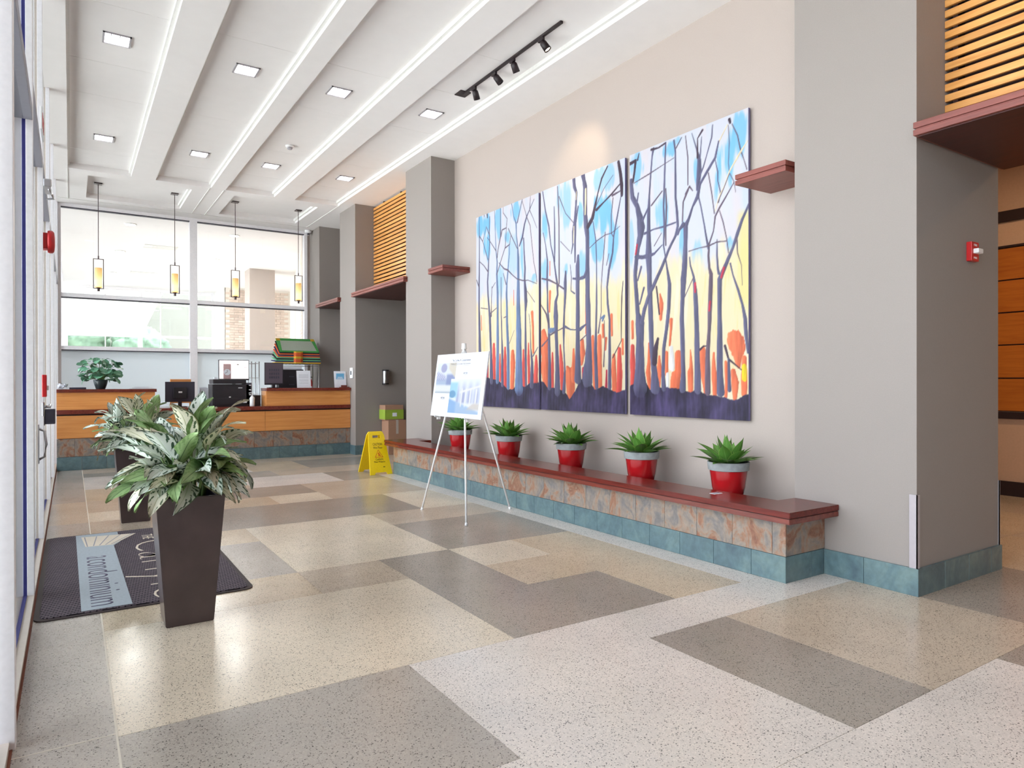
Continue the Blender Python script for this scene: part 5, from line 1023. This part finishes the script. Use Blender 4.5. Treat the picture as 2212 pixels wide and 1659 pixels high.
for i, c in enumerate(stack):
    th = .0245; sl = .034*i; wd = .98 if i > 4 else 1.0
    t = thing('folded_bag', f'{names[c]} folded bag, {pos[i]} of the pile on the wire shelves', 'bag', (4.07, 14.85, zz), 0, 'pile of folded bags')
    bm = bmesh.new(); x0 = -.48+.012*i; x1 = .50-.004*i
    prism(bm, [(-.2, .0), (.2, 0+sl), (.2, th*.8+sl), (-.2, th)], lambda u, v, d: (d, u, v), x0, x1); bmesh.ops.bevel(bm, geom=bm.edges[:], offset=.008, segments=2, affect='EDGES'); obj('body', bm, c, t, local=True)
    hm = ['bag_yellow', 'bag_orange', 'bag_orange', 'bag_orange', 'bag_yellow'][i % 5]
    bm = bmesh.new(); tube(bm, [(-.08, -.2, th*.5), (-.05, -.235, th*.35), (.05, -.24, th*.3), (.1, -.2, th*.5)], .012, 6); obj('handle', bm, hm, t, local=True)
    if i == 9:
        f = lambda u, v: (u, v, th+(v+.2)/.4*(sl-th*.2)+.002)
        bm = bmesh.new(); vs = [bm.verts.new(f(u, v)) for u, v in ((x0+.05, -.18), (x1-.05, -.18), (x1-.08, .12), (x0+.08, .12))]; bm.faces.new(vs); bmesh.ops.solidify(bm, geom=bm.faces[:], thickness=.002); obj('clear_window', bm, 'bag_white', t, local=True)
        for u0 in (x0+.01, x1-.09): bm = bmesh.new(); vs = [bm.verts.new(f(u, v)) for u, v in ((u0, .12), (u0+.08, .12), (u0+.08, .19), (u0, .19))]; bm.faces.new(vs); bmesh.ops.solidify(bm, geom=bm.faces[:], thickness=.002); obj('corner_patch', bm, 'bag_yellow', t, local=True)
    zz += th+.0012
# chair behind the counter
t = thing('office_chair', 'wooden chair back just showing behind the counter gap', 'chair', (1.74, 14.3, 0))
obj('seat', B((1.54, 1.94, 14.15, 14.55, .44, .49), bev=.01), 'wood_maple', t); obj('backrest', B((1.56, 1.92, 14.14, 14.175, 1.02, 1.47), bev=.008), 'wood_maple', t)
for xx in (1.56, 1.89):
    for yy in (14.145, 14.5): obj('leg', B((xx, xx+.03, yy, yy+.03, 0, 1.03 if yy < 14.2 else .44)), 'wood_maple', t)

# ------------------------------------------------------------------ passage: boxes and steel fitting
t = thing('cardboard_box', 'tall brown cardboard box under the green box by the dark wall', 'box', (5.33, 12.48, 0))
obj('carton', B((5.15, 5.52, 12.31, 12.645, 0, .668), bev=.004), 'cardboard', t); obj('tape', B((5.31, 5.36, 12.308, 12.6, .4, .67)), 'desk_laminate', t)
t = thing('green_box', 'green printed carton on top of the brown box', 'box', (5.29, 12.48, .669))
obj('carton', B((5.10, 5.48, 12.345, 12.64, .67, .96), bev=.004), 'cardboard', t); obj('printed_sleeve', B((5.097, 5.483, 12.342, 12.643, .685, .87)), 'green_print', t); obj('label_plate', B((5.25, 5.34, 12.338, 12.343, .74, .81)), 'paper', t)
t = thing('steel_wall_fitting', 'brushed steel cylinder with black ends on the dark passage wall', 'wall fitting', (5.215, 12.6, 1.36))
bm = bmesh.new(); lathe(bm, [(.058, .02), (.06, .025), (.06, .265), (.058, .27)], 24, (5.215, 12.605, 1.36)); obj('cylinder', bm, 'steel', t, True)
for z in (0, .268): bm = bmesh.new(); lathe(bm, [(.066, z), (.066, z+.022)], 24, (5.215, 12.603, 1.36)); obj('end_cap', bm, 'black_plastic', t, True)
t = thing('fire_strobe', 'red fire alarm strobe on the shaded face of the near column', 'alarm', (5.36, 2.25, 2.25))
obj('back_plate', B((5.305, 5.415, 2.235, 2.271, 2.25, 2.385), bev=.004), 'red_plastic', t); obj('strobe_lens', B((5.325, 5.40, 2.20, 2.236, 2.30, 2.335), bev=.006), 'white_plastic', t)
for z in (2.265, 2.355): obj('lettering', text_bm('FIRE', .05, .014, .001, frame_m((5.335, 2.2345, z), (1, 0, 0), (0, 0, 1))), 'white_plastic', t)

# ------------------------------------------------------------------ ceiling fittings
glow('lamp_white', (1, .97, 1, 1), 4); plain('fixture_grey', S(170, 166, 172), .4); plain('reflector', S(236, 232, 236), .25)
rows = ['nearer row', 'farther row']; bays = ['leftmost bay', 'second bay from the left', 'third bay from the left', 'rightmost bay']
for j, yy in enumerate((8.1, 11.46)):
    for i, xx in enumerate((.411, 1.68, 2.755, 4.0)):
        t = thing('recessed_ceiling_light', f'square recessed downlight in the {bays[i]}, {rows[j]}', 'ceiling light', (xx, yy, RZ-.014), 0, 'recessed downlights'); h = .128
        fr_ = B((-h, -h+.018, -h, h, 0, .013), (h-.018, h, -h, h, 0, .013), (-h, h, -h, -h+.01, 0, .013), (-h, h, h-.01, h, 0, .013)); obj('frame', fr_, 'fixture_grey', t, local=True)
        obj('reflector', B((-h+.018, h-.018, -h+.01, h-.01, .009, .012)), 'lamp_white', t, local=True)
        for q in (-.06, .02): obj('divider', B((q, q+.01, -h+.01, -h+.07, .003, .009)), 'reflector', t, local=True)
# track lighting
t = thing('track_light', 'black ceiling track with four spotlights above the paintings', 'track light', (4.05, 6.3, RZ-.03))
obj('track', B((4.035, 4.068, 5.32, 7.3, RZ-.026, RZ-.001), bev=.004), 'black_metal', t); obj('feed_plate', B((3.975, 4.12, 7.24, 7.4, RZ-.012, RZ-.001), bev=.002), 'black_metal', t)
glow('lamp_warm', (1, .80, .55, 1), 14)
for i, (yy, tilt, lit) in enumerate(((7.05, .35, 0), (6.59, -.35, 0), (6.21, .15, 0), (5.67, -.35, 1))):
    obj('adapter', B((4.038, 4.064, yy-.045, yy+.045, RZ-.06, RZ-.026), bev=.003), 'black_metal', t)
    bm = bmesh.new(); lathe(bm, [(.022, 0), (.036, -.02), (.04, -.11), (.034, -.11), (.03, -.09)], 16); bm.transform(Matrix.Translation((4.06, yy, RZ-.055)) @ Matrix.Rotation(-.55 if not lit else -.5, 4, 'Y') @ Matrix.Rotation(tilt, 4, 'X'))
    hd = obj('spot_head', bm, 'black_metal', t, True)
    bm = bmesh.new(); lathe(bm, [(.029, -.098), (.029, -.1)], 16); bm.transform(Matrix.Translation((4.06, yy, RZ-.055)) @ Matrix.Rotation(-.55 if not lit else -.5, 4, 'Y') @ Matrix.Rotation(tilt, 4, 'X') )
    ln_ = obj('lens', bm, 'lamp_warm' if lit else 'charcoal_plastic', None); ln_.parent = hd; ln_.matrix_basis = Matrix.Translation((-4.05, -6.3, -(RZ-.03)))
t = thing('smoke_detector', 'white smoke detector on the ceiling', 'smoke detector', (2.76, 10.34, RZ)); bm = bmesh.new(); lathe(bm, [(.06, 0), (.062, -.02), (.05, -.03)], 20, (2.76, 10.34, RZ)); obj('base', bm, 'white_plastic', t, True); bm = bmesh.new(); lathe(bm, [(.04, -.03), (.036, -.055), (.018, -.062)], 20, (2.76, 10.34, RZ)); obj('sensor', bm, 'fixture_grey', t, True)
t = thing('dome_camera', 'white dome security camera in the far upper corner', 'camera', (4.53, 15.45, 4.76)); bm = bmesh.new(); lathe(bm, [(.07, .1), (.075, .09), (.075, .04), (.06, .03)], 20, (4.53, 15.45, 4.76)); obj('housing', bm, 'white_plastic', t, True); bm = bmesh.new(); lathe(bm, [(.055, .03), (.045, .0), (.02, -.02)], 20, (4.53, 15.45, 4.76)); obj('dome', bm, 'fixture_grey', t, True); bm = bmesh.new(); lathe(bm, [(.022, .0), (.022, -.022)], 12, (4.52, 15.40, 4.775)); obj('lens', bm, 'black_plastic', t)
# pendants
m, tt_, b = nt('pendant_glass'); MAT['pendant_glass'] = m
gc = N(tt_, 'ShaderNodeTexCoord'); gs = N(tt_, 'ShaderNodeSeparateXYZ'); link(tt_, gc.outputs['Generated'], gs.inputs[0])
link(tt_, ramp(tt_, gs.outputs[2], [(0, (1, .5, .12, 1)), (.08, (1, .78, .42, 1)), (.35, (1, .84, .5, 1)), (.62, (1, .72, .28, 1)), (1, (1, .58, .2, 1))]), b.inputs['Emission Color'])
gm = N(tt_, 'ShaderNodeMapRange'); gm.inputs[1].default_value = 0; gm.inputs[2].default_value = 1; gm.inputs[3].default_value = 1.25; gm.inputs[4].default_value = .55; link(tt_, gs.outputs[2], gm.inputs[0]); link(tt_, gm.outputs[0], b.inputs['Emission Strength']); b.inputs['Base Color'].default_value = S(150, 120, 80)
for i, (xx, lab) in enumerate(((.42, 'leftmost amber pendant lamp over the counter'), (1.645, 'amber pendant lamp left of the middle window bar'), (2.715, 'amber pendant lamp right of the middle window bar'), (3.94, 'rightmost amber pendant lamp over the counter'))):
    t = thing('pendant_lamp', lab, 'pendant lamp', (xx, 14.12, 3.03), 0, 'pendant lamps over the counter'); z = lambda q: q-3.03
    obj('canopy', B((-.062, .062, -.062, .062, z(4.93), z(4.949)), bev=.003), 'bronze', t, local=True)
    bm = bmesh.new(); tube(bm, [(0, 0, z(3.6)), (0, 0, z(4.93))], .006, 8); obj('rod', bm, 'bronze', t, local=True)
    bm = bmesh.new(); tube(bm, [(0, 0, z(3.6)), (0, 0, z(3.66))], .011, 8); obj('rod_collar', bm, 'bronze', t, local=True)
    fr_ = B((-.082, -.07, -.008, .008, z(3.075), z(3.607)), (.07, .082, -.008, .008, z(3.075), z(3.607)), (-.07, .07, -.008, .008, z(3.597), z(3.607)), (-.07, .07, -.008, .008, z(3.075), z(3.085))); obj('frame', fr_, 'bronze', t, local=True)
    bm = bmesh.new(); lathe(bm, [(.056, z(3.095)), (.058, z(3.1)), (.058, z(3.44)), (.056, z(3.445))], 24); obj('glass_shade', bm, 'pendant_glass', t, True, local=True)
    bm = bmesh.new(); lathe(bm, [(.02, z(3.03)), (.02, z(3.085)), (.045, z(3.095))], 16); obj('finial', bm, 'bronze', t, local=True)
# lobby downlights (warm lamps of the side lobby)
for yy in (.4, 3.2):
    t = thing('lobby_downlight', ['round warm downlight over the near half of the side lobby', 'round warm downlight over the far half of the side lobby'][yy > 1], 'ceiling light', (7.8, yy, 4.08), 0, 'lobby downlights')
    bm = bmesh.new(); lathe(bm, [(.12, 0), (.12, .018), (.1, .018)], 24); obj('trim_ring', bm, 'trim_white', t, local=True)
    bm = bmesh.new(); lathe(bm, [(.1, .002), (.1, .006)], 24); obj('diffuser', bm, 'lamp_warm', t, local=True)
    l = bpy.data.lights.new('lobby_lamp', 'AREA'); l.shape = 'DISK'; l.size = .2; l.energy = LOBBY; l.color = (1, .74, .45); o = bpy.data.objects.new('lobby_lamp', l); COL.objects.link(o); o.location = (7.8, yy, 4.07)

l = bpy.data.lights.new('track_spot', 'SPOT'); l.energy = 40; l.color = (1, .78, .5); l.spot_size = 1.0; l.spot_blend = .8; l.shadow_soft_size = .03
o = bpy.data.objects.new('track_spot', l); COL.objects.link(o); o.location = (4.13, 5.75, RZ-.19); o.rotation_euler = Vector((.9, .55, -1.0)).to_track_quat('-Z', 'Y').to_euler()
